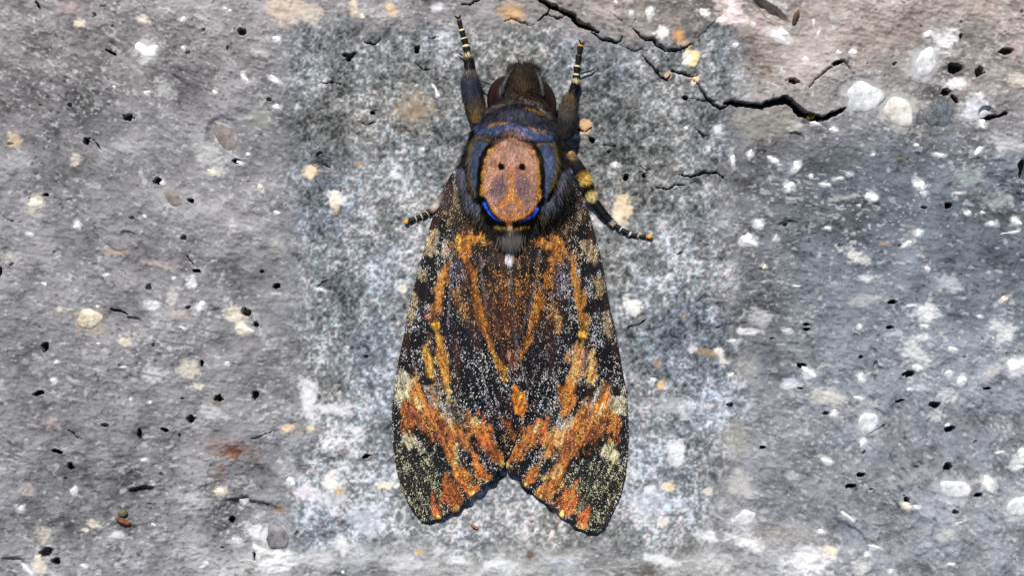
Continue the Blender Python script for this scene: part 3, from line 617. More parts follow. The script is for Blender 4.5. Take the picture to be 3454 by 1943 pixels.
BLK, NVY, DBR, MAR = (.05, .05, .06), (.10, .105, .14), (.20, .12, .08), (.42, .21, .12)
RST, ORG, YOR, YEL = (.55, .27, .09), (.80, .45, .16), (.90, .60, .24), (.97, .76, .32)
PCH, CRM, GRY, WHT, GLD, LIL = (.78, .60, .42), (.95, .88, .68), (.40, .39, .43), (.93, .94, .97), (.82, .62, .32), (.80, .77, .84)
cv = Canvas(1280, 440, 2160, 1840, 2.0, (.085, .08, .09), .27, (.86, .85, .83))
cv.dither, cv.wide = 1.0, 1.08
st0 = cv.stroke
def st(pts, w, col=None, op=1, soft=.7, rough=20, den=None, scol=None, k=.3451):
    tap = 0
    if col is not None and col[0] - col[2] > .28:      # the ochre streaks run out in points and carry many yellow scales
        col = (min(col[0] * 1.04, 1), col[1] * 1.13 + .02, col[2] * 1.35 + .03); tap = 1.5
        den = .62 if den is None else min(den * 1.7, .85)
        if scol is not None: scol = tuple(min(1, q * 1.06 + .03) for q in scol)
    if tap and rough > 6 and sum(p[1] for p in pts) / len(pts) > 1280:      # broader lobes towards the margin
        den = .42; scol = (.99, .71, .33); col = (min(1, col[0] * 1.06), col[1] * .95, col[2] * .9)
        w = [q * 1.28 for q in (w if hasattr(w, '__len__') else [w])]
    if rough <= 6: soft = min(soft, .4)
    st0(pts, w, col, op, soft, rough, den, scol, k, tap)
# apical dark green-black areas with pale yellow-green scales
for f, pts in ((W3, ((150, 900), (300, 1000), (420, 1250))), (W4, ((1150, 900), (950, 1000), (900, 1250)))):
    st(f(*pts), [190, 300, 170], (.12, .13, .12), .95, .3, 8, .56, (.83, .81, .66))
# basal brown fuzz
for pts in (((560, 650), (640, 760), (760, 900), (960, 930)), ((1720, 680), (1650, 780), (1560, 920), (1340, 930))):
    st(Z2(*pts), 150, (.19, .15, .11), .8, .5, 6, .55, (.66, .55, .38), k=.3688)
for pts in (((480, 640), (560, 560)), ((1800, 640), (1740, 560))):
    st(Z2(*pts), [90, 60], (.15, .15, .17), .8, .5, 5, .28, (.6, .58, .62), k=.3688)
st(S1((1640, 840), (1640, 1000), (1690, 1150)), [110, 100, 70], (.155, .095, .07), .7, den=.42, scol=(.72, .50, .28), k=1)
st(S1((1815, 840), (1805, 1000), (1760, 1150)), [110, 100, 60], (.155, .095, .07), .7, den=.42, scol=(.72, .50, .28), k=1)
# --- left wing, upper part
st(W1((700, 100), (800, 75), (900, 65), (1080, 80)), [48, 52, 34, 28], ORG, .95, den=.35, scol=YEL)
st(W1((770, 120), (770, 260)), [62, 50], (.66, .36, .13), .95, den=.35, scol=YOR)
st(W1((480, 40), (450, 140), (440, 220)), [70, 62, 50], (.62, .48, .32), .85, den=.75, scol=(.90, .74, .52))
st(W1((600, 190), (640, 230)), 60, (.50, .40, .33), .8, den=.75, scol=(.92, .80, .66))
st(W1((960, 190), (1140, 180)), 75, BLK, .92, den=.16, scol=GLD)
st(W1((1000, 380), (1060, 350)), 62, BLK, .9, den=.16, scol=GLD)
st(W1((700, 420), (690, 330)), [95, 60], (.24, .22, .25), .8, den=.72, scol=LIL)
st(W1((1100, 560), (1090, 660)), [140, 130], (.23, .135, .09), .8, den=.6, scol=(.78, .52, .26))
st(W1((1150, 800), (1130, 930)), [135, 110], (.33, .19, .13), .8, den=.55, scol=(.85, .60, .42))
st(W1((700, 640), (760, 800), (790, 890)), [50, 60, 30], (.36, .20, .10), .8, den=.5, scol=GLD)
st(W1((330, 760), (340, 960)), [90, 70], (.13, .13, .16), .6, den=.66, scol=(.85, .87, .93))
st(W1((300, 650), (230, 900)), [46, 34], (.50, .43, .31), .85, den=.7, scol=(.80, .72, .55))
st(W1((370, 450), (340, 420)), 46, (.50, .43, .31), .85, den=.7, scol=(.82, .74, .55))
st(W1((760, 1080), (640, 960), (720, 1180)), [200, 110, 150], (.085, .08, .11), .85, den=.24, scol=(.70, .66, .68))
st(W1((700, 1240), (680, 1180)), 66, (.22, .12, .11), .6)
st(W1((920, 1330), (860, 1260)), 110, (.08, .08, .11), .6, den=.55, scol=WHT)
st(W1((420, 290), (430, 300)), 48, NVY, .95, den=.06)
st(W1((325, 555), (390, 630), (430, 660)), [36, 56, 30], BLK, .95, den=.06)
st(W1((210, 1100), (300, 1080), (370, 1040)), [44, 60, 30], (.05, .055, .075), .92, den=.16)
st(W1((150, 1290), (240, 1380), (300, 1400)), [26, 44, 36], BLK, .9, den=.14)
st(W1((600, 340), (560, 480), (535, 600)), [40, 52, 66], (.64, .37, .13), .92, den=.4, scol=YOR)
st(W1((530, 700), (490, 750), (470, 840)), [44, 66, 48], (.60, .33, .13), .92, den=.4, scol=YOR)
st(W1((410, 790), (420, 830)), 26, (.62, .22, .10), .6)
st(W1((840, 390), (870, 560), (900, 700), (950, 850), (1000, 1000), (1045, 1130)), [50, 46, 40, 42, 32, 20], (.56, .28, .08), .95, den=.26, scol=YOR)
st(W1((940, 850), (965, 920)), 26, (.74, .42, .10), .9)
st(W1((1070, 1230), (1130, 1340), (1160, 1420)), [24, 52, 34], (.80, .42, .13), .97, den=.3, scol=YEL)
st(W1((1220, 1230), (1240, 1300)), [70, 50], (.50, .30, .22), .8, den=.6, scol=(.92, .70, .56))
st(W1((505, 1000), (530, 1100), (550, 1300), (590, 1460)), [20, 42, 52, 52], (.76, .44, .15), .97, den=.4, scol=YEL)
st(W1((420, 1060), (430, 1120)), 34, (.40, .30, .18), .7, den=.7, scol=(.9, .74, .5))
st(W1((390, 1190), (430, 1330), (455, 1449)), [36, 46, 38], (.84, .54, .19), .97, den=.4, scol=YEL)
st(W1((490, 1400), (480, 1240)), 20, (.12, .10, .09), .6, den=.7, scol=CRM)
st(W1((488, 880), (490, 925), (492, 965)), [20, 46, 20], (.97, .70, .26), 1, .25, 4, .1, YEL)
for pts in (((660, 0), (640, 350), (630, 700), (605, 900)), ((925, 240), (955, 560), (1005, 830))):
    st(W1(*pts), 12, GRY, .75, .6, 1.5, den=.25)
st(W1((1220, 380), (1240, 700), (1260, 1000), (1295, 1180), (1330, 1340), (1390, 1500)), [16, 14, 14, 16, 15, 10], (.45, .44, .47), .85, .6, 1.5, den=.3)
# --- right wing, upper part
st(W2((290, 110), (420, 100), (510, 110), (610, 165)), [34, 42, 60, 54], ORG, .95, den=.35, scol=YEL)
st(W2((590, 200), (560, 300)), 62, (.68, .38, .14), .95, den=.35, scol=YOR)
st(W2((880, 120), (930, 240), (915, 330)), [62, 54, 38], (.64, .48, .32), .88, den=.75, scol=(.92, .76, .54))
st(W2((700, 240), (740, 260)), 50, (.55, .40, .28), .8, den=.75, scol=(.93, .78, .6))
st(W2((250, 200), (400, 200)), 85, BLK, .9, den=.3, scol=GLD)
st(W2((230, 420), (380, 400)), 72, BLK, .9, den=.18, scol=GLD)
st(W2((250, 560), (220, 700)), [110, 100], (.23, .135, .09), .8, den=.6, scol=(.78, .52, .26))
st(W2((50, 830), (90, 900)), 120, (.33, .19, .13), .8, den=.55, scol=(.85, .60, .42))
st(W2((640, 420), (600, 600)), [90, 70], (.24, .22, .25), .8, den=.72, scol=LIL)
st(W2((840, 480), (850, 560)), 60, (.16, .15, .15), .7, den=.66, scol=LIL)
st(W2((960, 880), (960, 1080)), [80, 60], (.13, .13, .16), .6, den=.66, scol=(.85, .87, .93))
st(W2((1060, 830), (1090, 1000)), [50, 40], (.54, .47, .37), .85, den=.75, scol=(.86, .78, .66))
st(W2((980, 480), (1000, 600)), [50, 46], (.52, .43, .29), .85, den=.7, scol=(.82, .70, .48))
st(W2((450, 1180), (500, 1030), (400, 1350)), [190, 150, 140], (.085, .08, .11), .88, den=.22, scol=(.70, .66, .64))
st(W2((570, 830), (580, 900)), [78, 60], (.44, .26, .12), .75, den=.5, scol=GLD)
st(W2((490, 400), (495, 530)), [50, 40], (.62, .33, .09), .92, den=.26, scol=YOR)
st(W2((420, 640), (390, 770), (320, 930), (275, 1080), (225, 1180)), [40, 46, 44, 36, 22], (.58, .29, .08), .95, den=.28, scol=YOR)
st(W2((860, 20), (900, 40)), 72, BLK, .95, den=.04)
st(W2((900, 395), (985, 360)), [34, 30], BLK, .97, den=.03)
st(W2((860, 770), (950, 730), (1055, 670)), [52, 50, 34], BLK, .95, den=.05)
st(W2((960, 740), (970, 750)), 34, (.2, .22, .26), .7)
st(W2((980, 1150), (1010, 1220)), [60, 66], BLK, .85, den=.2)
st(W2((1150, 1150), (1080, 1250), (1050, 1280)), [36, 50, 40], (.07, .08, .10), .9, den=.14)
st(W2((770, 1000), (730, 1010)), [62, 60], (.07, .065, .09), .9, den=.1)
st(W2((740, 330), (755, 450), (785, 560), (805, 680), (830, 800), (850, 920)), [36, 46, 52, 56, 58, 46], (.65, .38, .13), .94, den=.42, scol=YOR)
st(W2((790, 1090), (790, 1250), (745, 1400), (720, 1480)), [36, 62, 58, 50], (.80, .50, .24), .95, den=.5, scol=(.95, .74, .44))
st(W2((920, 1210), (920, 1320), (905, 1420)), [30, 50, 52], (.84, .55, .25), .93, den=.5, scol=(.96, .80, .5))
st(W2((850, 1220), (840, 1290)), 34, (.70, .46, .36), .7)
st(W2((660, 1250), (700, 1190)), [34, 22], (.80, .47, .15), .9, den=.2)
st(W2((830, 960), (832, 1010), (830, 1050)), [24, 48, 24], (.97, .70, .26), 1, .25, 4, .1, YEL)
for pts in (((410, 190), (375, 480), (305, 780), (200, 1040)), ((680, 300), (692, 700), (712, 900)), ((900, 420), (925, 640)), ((540, 0), (560, 100))):
    st(W2(*pts), 12, (.36, .36, .39), .75, .6, 1.5, den=.3)
# --- left wing, lower part
st(W3((1000, 520), (1080, 420), (900, 200), (1080, 250)), [110, 120, 120, 140], (.075, .075, .10), .85, .5, 8, .34, (.80, .80, .84))
st(W3((1130, 700), (1180, 600)), [90, 80], BLK, .85, den=.24, scol=(.75, .70, .55))
st(W3((180, 40), (130, 180)), [110, 80], (.66, .62, .52), .9, den=.85, scol=(.96, .93, .84))
st(W3((280, 30), (300, 70)), 44, (.60, .46, .28), .8, den=.8, scol=(.96, .86, .66))
st(W3((420, 130), (480, 230), (600, 370), (660, 450)), [52, 56, 50, 40], (.58, .53, .48), .85, den=.85, scol=(.96, .93, .90))
st(W3((460, 140), (500, 240)), 22, (.70, .46, .22), .7)
st(W3((550, 60), (560, 150)), 40, (.40, .34, .28), .7, den=.8, scol=CRM)
st(W3((720, 330), (770, 450)), [66, 50], (.30, .26, .22), .7, den=.75, scol=(.95, .88, .76))
st(W3((260, 90), (330, 100)), 34, (.10, .08, .06), .9, den=.2)
st(W3((380, 40), (430, 60)), 44, BLK, .95, den=.08)
st(W3((190, 250), (205, 400), (212, 530)), [22, 42, 38], (.62, .31, .11), .95, den=.35, scol=YOR)
st(W3((195, 360), (205, 440)), 34, (.44, .20, .10), .8)
st(W3((275, 120), (300, 260), (350, 400), (430, 580)), [46, 64, 76, 36], (.82, .48, .17), .97, den=.3, scol=YEL)
st(W3((320, 360), (370, 460), (420, 560)), [60, 66, 34], (.42, .205, .13), .92, den=.2, scol=ORG)
st(W3((460, 290), (520, 420), (590, 580), (640, 720)), [26, 58, 76, 44], (.78, .46, .20), .97, den=.42, scol=(.96, .74, .40))
st(W3((480, 350), (500, 400)), 34, (.56, .30, .19), .8)
st(W3((550, 540), (620, 650)), [56, 50], (.50, .26, .17), .85, den=.25, scol=YOR)
st(W3((660, 500), (740, 560), (810, 680)), [46, 68, 36], (.78, .50, .22), .93, den=.6, scol=(.97, .80, .46))
st(W3((720, 600), (750, 640)), 32, (.50, .28, .18), .7)
st(W3((640, 730), (690, 860), (750, 1000), (840, 1110)), [34, 44, 66, 56], (.85, .54, .22), .97, den=.45, scol=YEL)
st(W3((790, 1000), (850, 1090)), [56, 50], (.64, .33, .13), .9, den=.28, scol=YOR)
st(W3((740, 780), (770, 850)), [62, 66], (.08, .09, .11), .9, den=.45, scol=WHT)
st(W3((720, 740), (800, 760)), 44, (.22, .21, .19), .7, den=.8, scol=(.95, .92, .84))
st(W3((830, 940), (870, 1000)), 44, (.20, .20, .14), .7, den=.75, scol=(.93, .86, .56))
st(W3((880, 600), (850, 700)), [54, 40], BLK, .92, den=.12)
st(W3((900, 720), (960, 800), (1000, 870)), [50, 66, 50], (.09, .09, .12), .9, den=.3)
st(W3((850, 420), (930, 540), (1010, 660), (1080, 780), (1130, 855)), [44, 68, 52, 36, 22], (.76, .42, .17), .96, den=.42, scol=YOR)
st(W3((1010, 670), (1070, 770)), 34, (.60, .31, .17), .8)
st(W3((860, 770), (920, 920), (990, 1030)), [20, 30, 26], (.76, .42, .16), .95, den=.25, scol=YEL)
st(W3((230, 560), (350, 590), (460, 670)), [52, 52, 44], BLK, .93, den=.1)
st(W3((190, 600), (250, 640)), [34, 54], (.68, .66, .48), .9, den=.92, scol=(.97, .94, .74))
st(W3((480, 860), (450, 900)), 62, (.085, .10, .12), .85, den=.22)
st(W3((600, 1040), (650, 1170), (690, 1290)), [36, 80, 40], (.68, .33, .13), .95, den=.18, scol=YOR)
st(W3((450, 1210), (500, 1320), (525, 1385)), [10, 36, 32], (.70, .36, .18), .95, den=.18, scol=YOR)
for p, r in (((700, 1285), 26), ((520, 1388), 20), ((872, 1158), 24), ((998, 1036), 22), ((1138, 862), 24)):
    st(W3(p, (p[0] - 8, p[1] - 20)), [r, r * .6], (.97, .76, .32), 1, .5, 2, 0)
st(W3((1265, 120), (1300, 200), (1320, 290), (1330, 340)), [24, 62, 76, 40], (.88, .46, .12), 1, .25, 5, .3, YOR)
st(W3((1320, 160), (1330, 180)), 26, (.95, .62, .22), .8)
st(W3((1180, 470), (1240, 560)), [40, 34], (.56, .26, .08), .85, den=.35, scol=YOR)
st(W3((1240, 560), (1265, 605)), [24, 26], (.95, .62, .18), 1, .4, 3, 0)
# --- right wing, lower part
st(W4((420, 170), (470, 60)), [120, 110], (.075, .075, .10), .85, den=.3, scol=WHT)
st(W4((60, 560), (150, 400)), [90, 70], BLK, .8, den=.26, scol=(.75, .62, .45))
st(W4((340, 570), (230, 690), (430, 660)), [120, 90, 80], (.08, .09, .115), .9, den=.36, scol=(.86, .86, .82))
st(W4((1190, 90), (1235, 200)), [96, 50], (.68, .64, .54), .9, den=.88, scol=(.97, .94, .84))
st(W4((1040, 30), (1050, 70)), 46, (.66, .48, .28), .8, den=.8, scol=(.96, .84, .6))
st(W4((960, 60), (900, 180), (760, 320), (650, 330), (600, 420)), [40, 40, 54, 60, 40], (.58, .53, .48), .85, den=.85, scol=(.96, .93, .9))
st(W4((520, 180), (480, 300)), [56, 60], (.28, .25, .23), .7, den=.75, scol=(.92, .88, .84))
st(W4((850, 130), (880, 110)), 32, (.80, .62, .40), .8, den=.8, scol=CRM)
st(W4((840, 60), (870, 70)), 40, BLK, .92, den=.12)
st(W4((1130, 230), (1130, 380), (1130, 490)), [34, 48, 44], (.64, .32, .11), .95, den=.35, scol=YOR)
st(W4((1120, 300), (1125, 390)), 40, (.45, .20, .12), .85)
st(W4((1045, 110), (1010, 230), (950, 370), (880, 540)), [46, 80, 80, 46], (.86, .53, .20), .97, den=.35, scol=YEL)
st(W4((1000, 320), (950, 420), (890, 530)), [72, 80, 42], (.46, .235, .15), .92, den=.22, scol=ORG)
st(W4((850, 240), (780, 390), (700, 560), (635, 690)), [40, 68, 78, 46], (.80, .48, .22), .97, den=.42, scol=(.97, .76, .42))
st(W4((840, 260), (820, 320)), 34, (.56, .30, .18), .85)
st(W4((740, 500), (690, 590)), [58, 50], (.52, .28, .17), .85, den=.25, scol=YOR)
st(W4((480, 470), (500, 560), (480, 610)), [40, 62, 40], (.76, .48, .22), .92, den=.6, scol=(.97, .80, .46))
st(W4((590, 480), (600, 540)), 38, (.88, .72, .42), .85, den=.7, scol=CRM)
st(W4((540, 690), (620, 650)), [44, 30], (.34, .32, .27), .75, den=.85, scol=(.96, .94, .86))
st(W4((620, 730), (580, 820), (530, 930), (450, 1040)), [36, 50, 66, 58], (.86, .55, .23), .97, den=.45, scol=YEL)
st(W4((510, 960), (440, 1050)), [54, 46], (.70, .38, .17), .85, den=.28, scol=YOR)
st(W4((480, 790), (460, 740)), [60, 50], (.09, .10, .12), .92, den=.4, scol=WHT)
st(W4((440, 890), (480, 870)), 40, (.50, .42, .24), .75, den=.8, scol=(.97, .86, .5))
st(W4((420, 340), (300, 470), (200, 610), (100, 735)), [50, 68, 50, 30], (.78, .45, .19), .96, den=.42, scol=YOR)
st(W4((420, 700), (340, 830), (265, 940)), [14, 34, 32], (.76, .43, .18), .95, den=.3, scol=YEL)
st(W4((680, 50), (650, 180), (630, 240)), [66, 46, 26], (.82, .50, .19), .95, den=.45, scol=YEL)
st(W4((1110, 510), (960, 570), (850, 640)), [54, 54, 52], BLK, .93, den=.1)
st(W4((1090, 630), (1110, 680)), [70, 56], (.68, .66, .50), .9, den=.92, scol=(.97, .95, .76))
st(W4((810, 870), (850, 820)), 66, (.085, .10, .12), .85, den=.26)
st(W4((720, 1020), (660, 1150), (610, 1230)), [56, 86, 36], (.70, .36, .17), .95, den=.2, scol=YOR)
st(W4((870, 1210), (820, 1300), (805, 1370)), [16, 44, 28], (.74, .39, .17), .95, den=.18, scol=YOR)
for p, r in (((618, 1240), 26), ((806, 1366), 24), ((412, 1085), 22), ((264, 950), 20), ((86, 745), 26)):
    st(W4(p, (p[0] + 8, p[1] - 20)), [r, r * .6], (.97, .78, .36), 1, .5, 2, 0)
for f, pts, w_ in ((W1, ((400, 285), (450, 300)), 46), (W1, ((310, 555), (390, 625), (440, 665)), 44), (W1, ((200, 1100), (300, 1085)), 46), (W1, ((150, 1300), (260, 1390)), 40), (W3, ((380, 45), (440, 65)), 42),
                   (Z2, ((440, 850), (520, 880)), 58), (Z2, ((1780, 930), (1880, 950)), 62), (W2, ((890, 395), (990, 360)), 34), (W2, ((860, 765), (1060, 670)), 44), (W2, ((1000, 1190), (1160, 1150)), 44), (W4, ((840, 60), (900, 60)), 40),
                   (W2, ((1040, 1290), (1100, 1330)), 40), (W4, ((1130, 20), (1180, 40)), 36)):
    st0(f(*pts), w_, (.045, .045, .055), .95, .45, 8, .02, None)
# bright cream touches beside the dark bands
for f, pts, w_ in ((W3, ((110, 150), (190, 190), (240, 60)), 46), (W4, ((1110, 170), (1200, 190), (1240, 130)), 46), (W3, ((200, 610), (260, 650)), 46), (W4, ((1060, 620), (1130, 660)), 50), (W3, ((560, 380), (650, 470)), 26), (W4, ((730, 320), (640, 420)), 28),
                   (W3, ((690, 700), (690, 860)), 22), (W4, ((610, 760), (560, 840)), 24), (W3, ((300, 220), (340, 290)), 34), (W4, ((1000, 200), (980, 260)), 40), (W3, ((600, 160), (640, 250)), 26), (W3, ((900, 470), (860, 430)), 24), (W4, ((400, 370), (330, 440)), 28)):
    st0(f(*pts), w_, (.93, .80, .52) if w_ < 45 else (.90, .86, .70), .8, .8, 14, .5, (.99, .92, .74))
cv.dither = 0
for p in W1((490, 925)) + W2((831, 1010)):
    st0([p], 30, (.05, .045, .05), .9, .5, 3, .05, None, 1.0)
    st0([p], 13.5, (.98, .74, .28), 1, .3, 4, 0, None, 1.0)
cv.dither = 1.0
# dark scalloped fringe between the bright vein tips
LEFT_TRAIL = [(1699, 1569), (1674, 1603), (1648, 1629), (1608, 1666), (1582, 1686), (1545, 1721), (1490, 1748), (1449, 1763)]
RIGHT_TRAIL = [(1706, 1574), (1737, 1604), (1766, 1637), (1818, 1681), (1855, 1711), (1899, 1748), (1958, 1788), (1984, 1797), (2013, 1800)]
for tr in (LEFT_TRAIL, RIGHT_TRAIL):
    st(tr, 6.0, (.10, .08, .07), .55, .6, 3, 0, k=1.0)

# body canvas
bv = Canvas(1480, 180, 2000, 1500, 2.0, (.155, .14, .135), 0, (.5, .5, .5))
bs = bv.stroke
K5, KZ = .3451, .3688
bs(H5((780, 60), (770, 250), (760, 400)), [130, 190, 230], (.15, .125, .10), 1, .4, 4)
bs(H5((760, 200), (740, 330)), [70, 90], (.20, .155, .105), .8, .6, 4)
bs(H5((640, 130), (590, 260)), 22, (.34, .34, .37), .7, .6, 4)
bs(H5((910, 160), (950, 300)), 20, (.33, .33, .36), .65, .6, 4)
bs(H5((520, 400), (640, 370)), 60, (.19, .175, .17), .7, .6, 4)
bs(H5((380, 600), (560, 530), (700, 520), (850, 550), (1050, 680)), 95, (.165, .17, .205), 1, .4, 4)
bs(H5((420, 510), (600, 430), (740, 405), (900, 455), (1010, 560)), 22, (.38, .34, .31), .85, .6, 4)
bs(H5((560, 560), (720, 560), (880, 580)), 40, (.23, .24, .30), .7, .7, 4)
bs(H5((300, 690), (500, 700), (660, 690), (820, 740), (1080, 780)), [50, 60, 62, 60, 50], (.26, .31, .44), 1, .4, 3)
bs(H5((450, 700), (600, 690)), 44, (.31, .37, .50), .7, .6, 3)
bs(H5((420, 668), (520, 640), (610, 628)), 10, (.60, .42, .13), .9, .5, 2)
bs(H5((830, 675), (895, 714), (975, 718)), 10, (.60, .42, .13), .9, .5, 2)
bs(H5((800, 488), (880, 510), (950, 545)), 12, (.56, .42, .15), .8, .6, 2)
for pts in (((270, 730), (205, 900), (190, 1080), (240, 1290), (320, 1400)), ((1085, 780), (1140, 900), (1145, 1050), (1105, 1230), (1020, 1380))):
    bs(H5(*pts), [46, 52, 52, 48, 34], (.03, .028, .03), 1, .3, 2)
bs(H5((340, 850), (300, 1000), (295, 1130), (320, 1300), (340, 1390)), [85, 72, 66, 36, 22], (.30, .345, .455), 1, .35, 4)
bs(H5((985, 880), (1020, 1000), (1010, 1130), (975, 1330), (970, 1400)), [84, 74, 66, 34, 20], (.30, .345, .455), 1, .35, 4)
for pts in (((265, 830), (250, 1000), (255, 1180), (290, 1310)), ((1070, 850), (1095, 980), (1085, 1130), (1030, 1290)), ((275, 790), (340, 768), (440, 785)), ((900, 832), (980, 800), (1065, 835))):
    bs(H5(*pts), [14, 14, 13, 10][:len(pts)], (.55, .44, .16), .8, .6, 4)
skull = H5((650, 745), (720, 800), (830, 830), (880, 900), (920, 1000), (932, 1150), (935, 1300), (925, 1410)) + Z2((1400, 700), (1330, 790), (1240, 835), (1150, 845), (1060, 825), (990, 790), (940, 720), (875, 620)) + H5((355, 1300), (365, 1150), (385, 980), (440, 880), (520, 820), (580, 790))
bv.poly(skull, (.03, .028, .03), 18)
bv.poly(skull, (.70, .50, .20), 0, rough=7)
bv.poly(skull, (.71, .53, .43), -8, .95, rough=9)
bs(Z2((1160, 170), (1160, 250)), [150, 190], (.66, .51, .46), .75, .6, 3, k=KZ)
bs(Z2((1040, 500), (1020, 570)), [90, 84], (.43, .345, .365), .95, .6, 4, k=KZ)
bs(Z2((1250, 500), (1270, 570)), [90, 84], (.43, .345, .365), .95, .6, 4, k=KZ)
bs(Z2((1030, 690), (1000, 640)), 50, (.68, .52, .47), .7, .6, 4, k=KZ)
bs(Z2((1290, 690), (1310, 640)), 50, (.68, .52, .47), .7, .6, 4, k=KZ)
bs(Z2((1150, 340), (1150, 560)), [20, 28], (.78, .50, .22), .85, .6, 3, k=KZ)
bs(Z2((1050, 690), (1150, 590), (1235, 690)), [26, 30, 26], (.83, .53, .27), .9, .5, 3, k=KZ)
bs(Z2((960, 700), (1010, 770), (1150, 790), (1290, 775), (1360, 700)), [18, 24, 24, 26, 18], (.84, .54, .28), .9, .5, 3, k=KZ)
bs(Z2((1130, 690), (1130, 860)), [18, 30], (.64, .42, .33), .8, .5, 3, k=KZ)
for p in ((1055, 325), (1250, 332)):
    bs(Z2(p), 46, (.78, .52, .36), .7, .5, 1, k=KZ)
    bs(Z2(p), 27, (.012, .01, .01), 1, .2, 1, k=KZ)
bs(Z2((885, 640), (930, 770), (1010, 850), (1095, 872)), [44, 64, 62, 40], (.015, .015, .03), 1, .25, 1, k=KZ)
bs(Z2((1415, 690), (1400, 770), (1310, 850), (1170, 868)), [44, 68, 64, 42], (.015, .015, .03), 1, .25, 1, k=KZ)
bs(Z2((905, 665), (945, 750), (1010, 815), (1090, 840)), [14, 9, 2, .5], (.16, .40, 1.0), 1, .4, 1, k=KZ)  # blue highlight on the left crescent, painted into the fur colour
bs(Z2((1385, 715), (1355, 775), (1270, 828), (1175, 842)), [14, 9, 2, .5], (.16, .40, 1.0), 1, .4, 1, k=KZ)  # the right crescent's highlight, likewise put into the colour
bs(Z2((1130, 840), (1130, 890)), 24, (.60, .30, .14), 1, .4, 2, k=KZ)
for pts in (((690, 380), (715, 560), (760, 660), (835, 725)), ((1640, 420), (1590, 590), (1530, 680), (1460, 730))):
    bs(Z2(*pts), [34, 42, 44, 36], (.43, .43, .50), 1, .4, 3, k=KZ)
bs(Z2((640, 330), (650, 360)), 34, (.42, .48, .58), .9, .6, 3, k=KZ)
bs(Z2((1690, 380), (1680, 410)), 34, (.40, .45, .56), .9, .6, 3, k=KZ)
bs(Z2((640, 430), (670, 520)), 30, (.48, .42, .32), .8, .6, 3, k=KZ)
bs(Z2((1680, 520), (1650, 590)), 30, (.50, .44, .33), .8, .6, 3, k=KZ)
bs(Z2((760, 790), (860, 800)), 40, (.40, .34, .20), .8, .6, 4, k=KZ)
bs(Z2((1540, 790), (1440, 800)), 40, (.40, .34, .20), .8, .6, 4, k=KZ)
bs(Z2((1000, 885), (1150, 912), (1310, 885)), [11, 12, 11], (.55, .45, .15), .75, .5, 3, k=KZ)
bs(Z2((1040, 935), (1150, 950), (1260, 935)), 20, (.05, .03, .03), .95, .5, 2, k=KZ)
bs(Z2((1130, 890), (1150, 890)), 14, (.78, .70, .68), .9, .5, 1, k=KZ)
bs(Z2((1150, 1010), (1150, 1120)), [80, 40], (.37, .36, .35), 1, .5, 3, k=KZ)

mot = .70 + .60 * (.5 + .5 * np.clip(fbm(bv.X, bv.Y, 26, 3, 830) * 1.6, -1, 1))
bv.rgb *= mot[..., None]

# ------------------------------------------------------------------ the moth
moth = bpy.data.objects.new("hawkmoth", None)
COL.objects.link(moth)
moth.location = Vector(P(1724, 640, 0))
tag(moth, "large brown and orange hawkmoth with skull mark on its back, resting on stone", "moth")
bpy.context.view_layer.update()
def to_moth(ob):
    ob.matrix_parent_inverse = moth.matrix_world.inverted()
    return ob
MOFF = np.array(moth.location)

def resample(path, n):
    p = np.array(path, float)
    s = np.concatenate([[0], np.cumsum(np.hypot(*np.diff(p, axis=0).T))]); s /= s[-1]
    # Catmull-Rom through the points
    t = np.linspace(0, 1, n); i = np.clip(np.searchsorted(s, t, 'right') - 1, 0, len(p) - 2)
    u = ((t - s[i]) / (s[i + 1] - s[i]))[:, None]
    p0, p1, p2, p3 = p[np.maximum(i - 1, 0)], p[i], p[i + 1], p[np.minimum(i + 2, len(p) - 1)]
    return .5 * (2 * p1 + (p2 - p0) * u + (2 * p0 - 5 * p1 + 4 * p2 - p3) * u ** 2 + (3 * p1 - p0 - 3 * p2 + p3) * u ** 3)

L_COST = [(1552, 548), (1517, 595), (1484, 669), (1462, 724), (1440, 801), (1414, 900), (1394, 974), (1375, 1055), (1361, 1136), (1342, 1225), (1329, 1313), (1323, 1379), (1322, 1420), (1324, 1497), (1337, 1586), (1357, 1656), (1390, 1719), (1423, 1757), (1449, 1763)]
R_COST = [(1915, 570), (1942, 617), (1972, 661), (1993, 735), (2015, 816), (2035, 900), (2050, 992), (2061, 1048), (2076, 1110), (2091, 1195), (2102, 1261), (2113, 1324), (2119, 1416), (2118, 1497), (2109, 1601), (2091, 1671), (2072, 1715), (2042, 1774), (2013, 1800)]
L_DORS = [(1600, 620), (1683, 780), (1700, 849), (1714, 894), (1726, 1011), (1733, 1121), (1740, 1158), (1763, 1232), (1785, 1306), (1781, 1379), (1766, 1427), (1744, 1472), (1729, 1509)] + LEFT_TRAIL
R_DORS = [(1850, 620), (1752, 780), (1712, 900), (1716, 1100), (1730, 1300), (1718, 1450)] + RIGHT_TRAIL
Hy_y = [540, 620, 700, 800, 900, 1100, 1300, 1450, 1570, 1700, 1810]
Hy_z = [2.2, 3.4, 4.8, 6.6, 6.9, 6.0, 4.2, 2.5, 1.0, .5, .2]
def wing_z(x, y, cost, left):
    c = np.array(cost); o = np.argsort(c[:, 1])
    xe = np.interp(y, c[o, 1], c[o, 0]); xm = np.interp(y, [540, 900, 1570, 1810], [1735, 1724, 1704, 1704])
    f = np.clip((x - xe) / (xm - xe), 0, 1)
    z = .52 + np.interp(y, Hy_y, Hy_z) * np.sin(f * math.pi / 2) ** .9 + (.45 * sm(0, 1, f) if left else 0)
    # folds between the veins
    ridge = np.sin(f * 27 + (y - 800) * .004) * .055 * sm(700, 900, y) * sm(0, .1, f) * sm(1.0, .9, f)
    return z + ridge + .05 * fbm(x, y, 60, 3, 700)

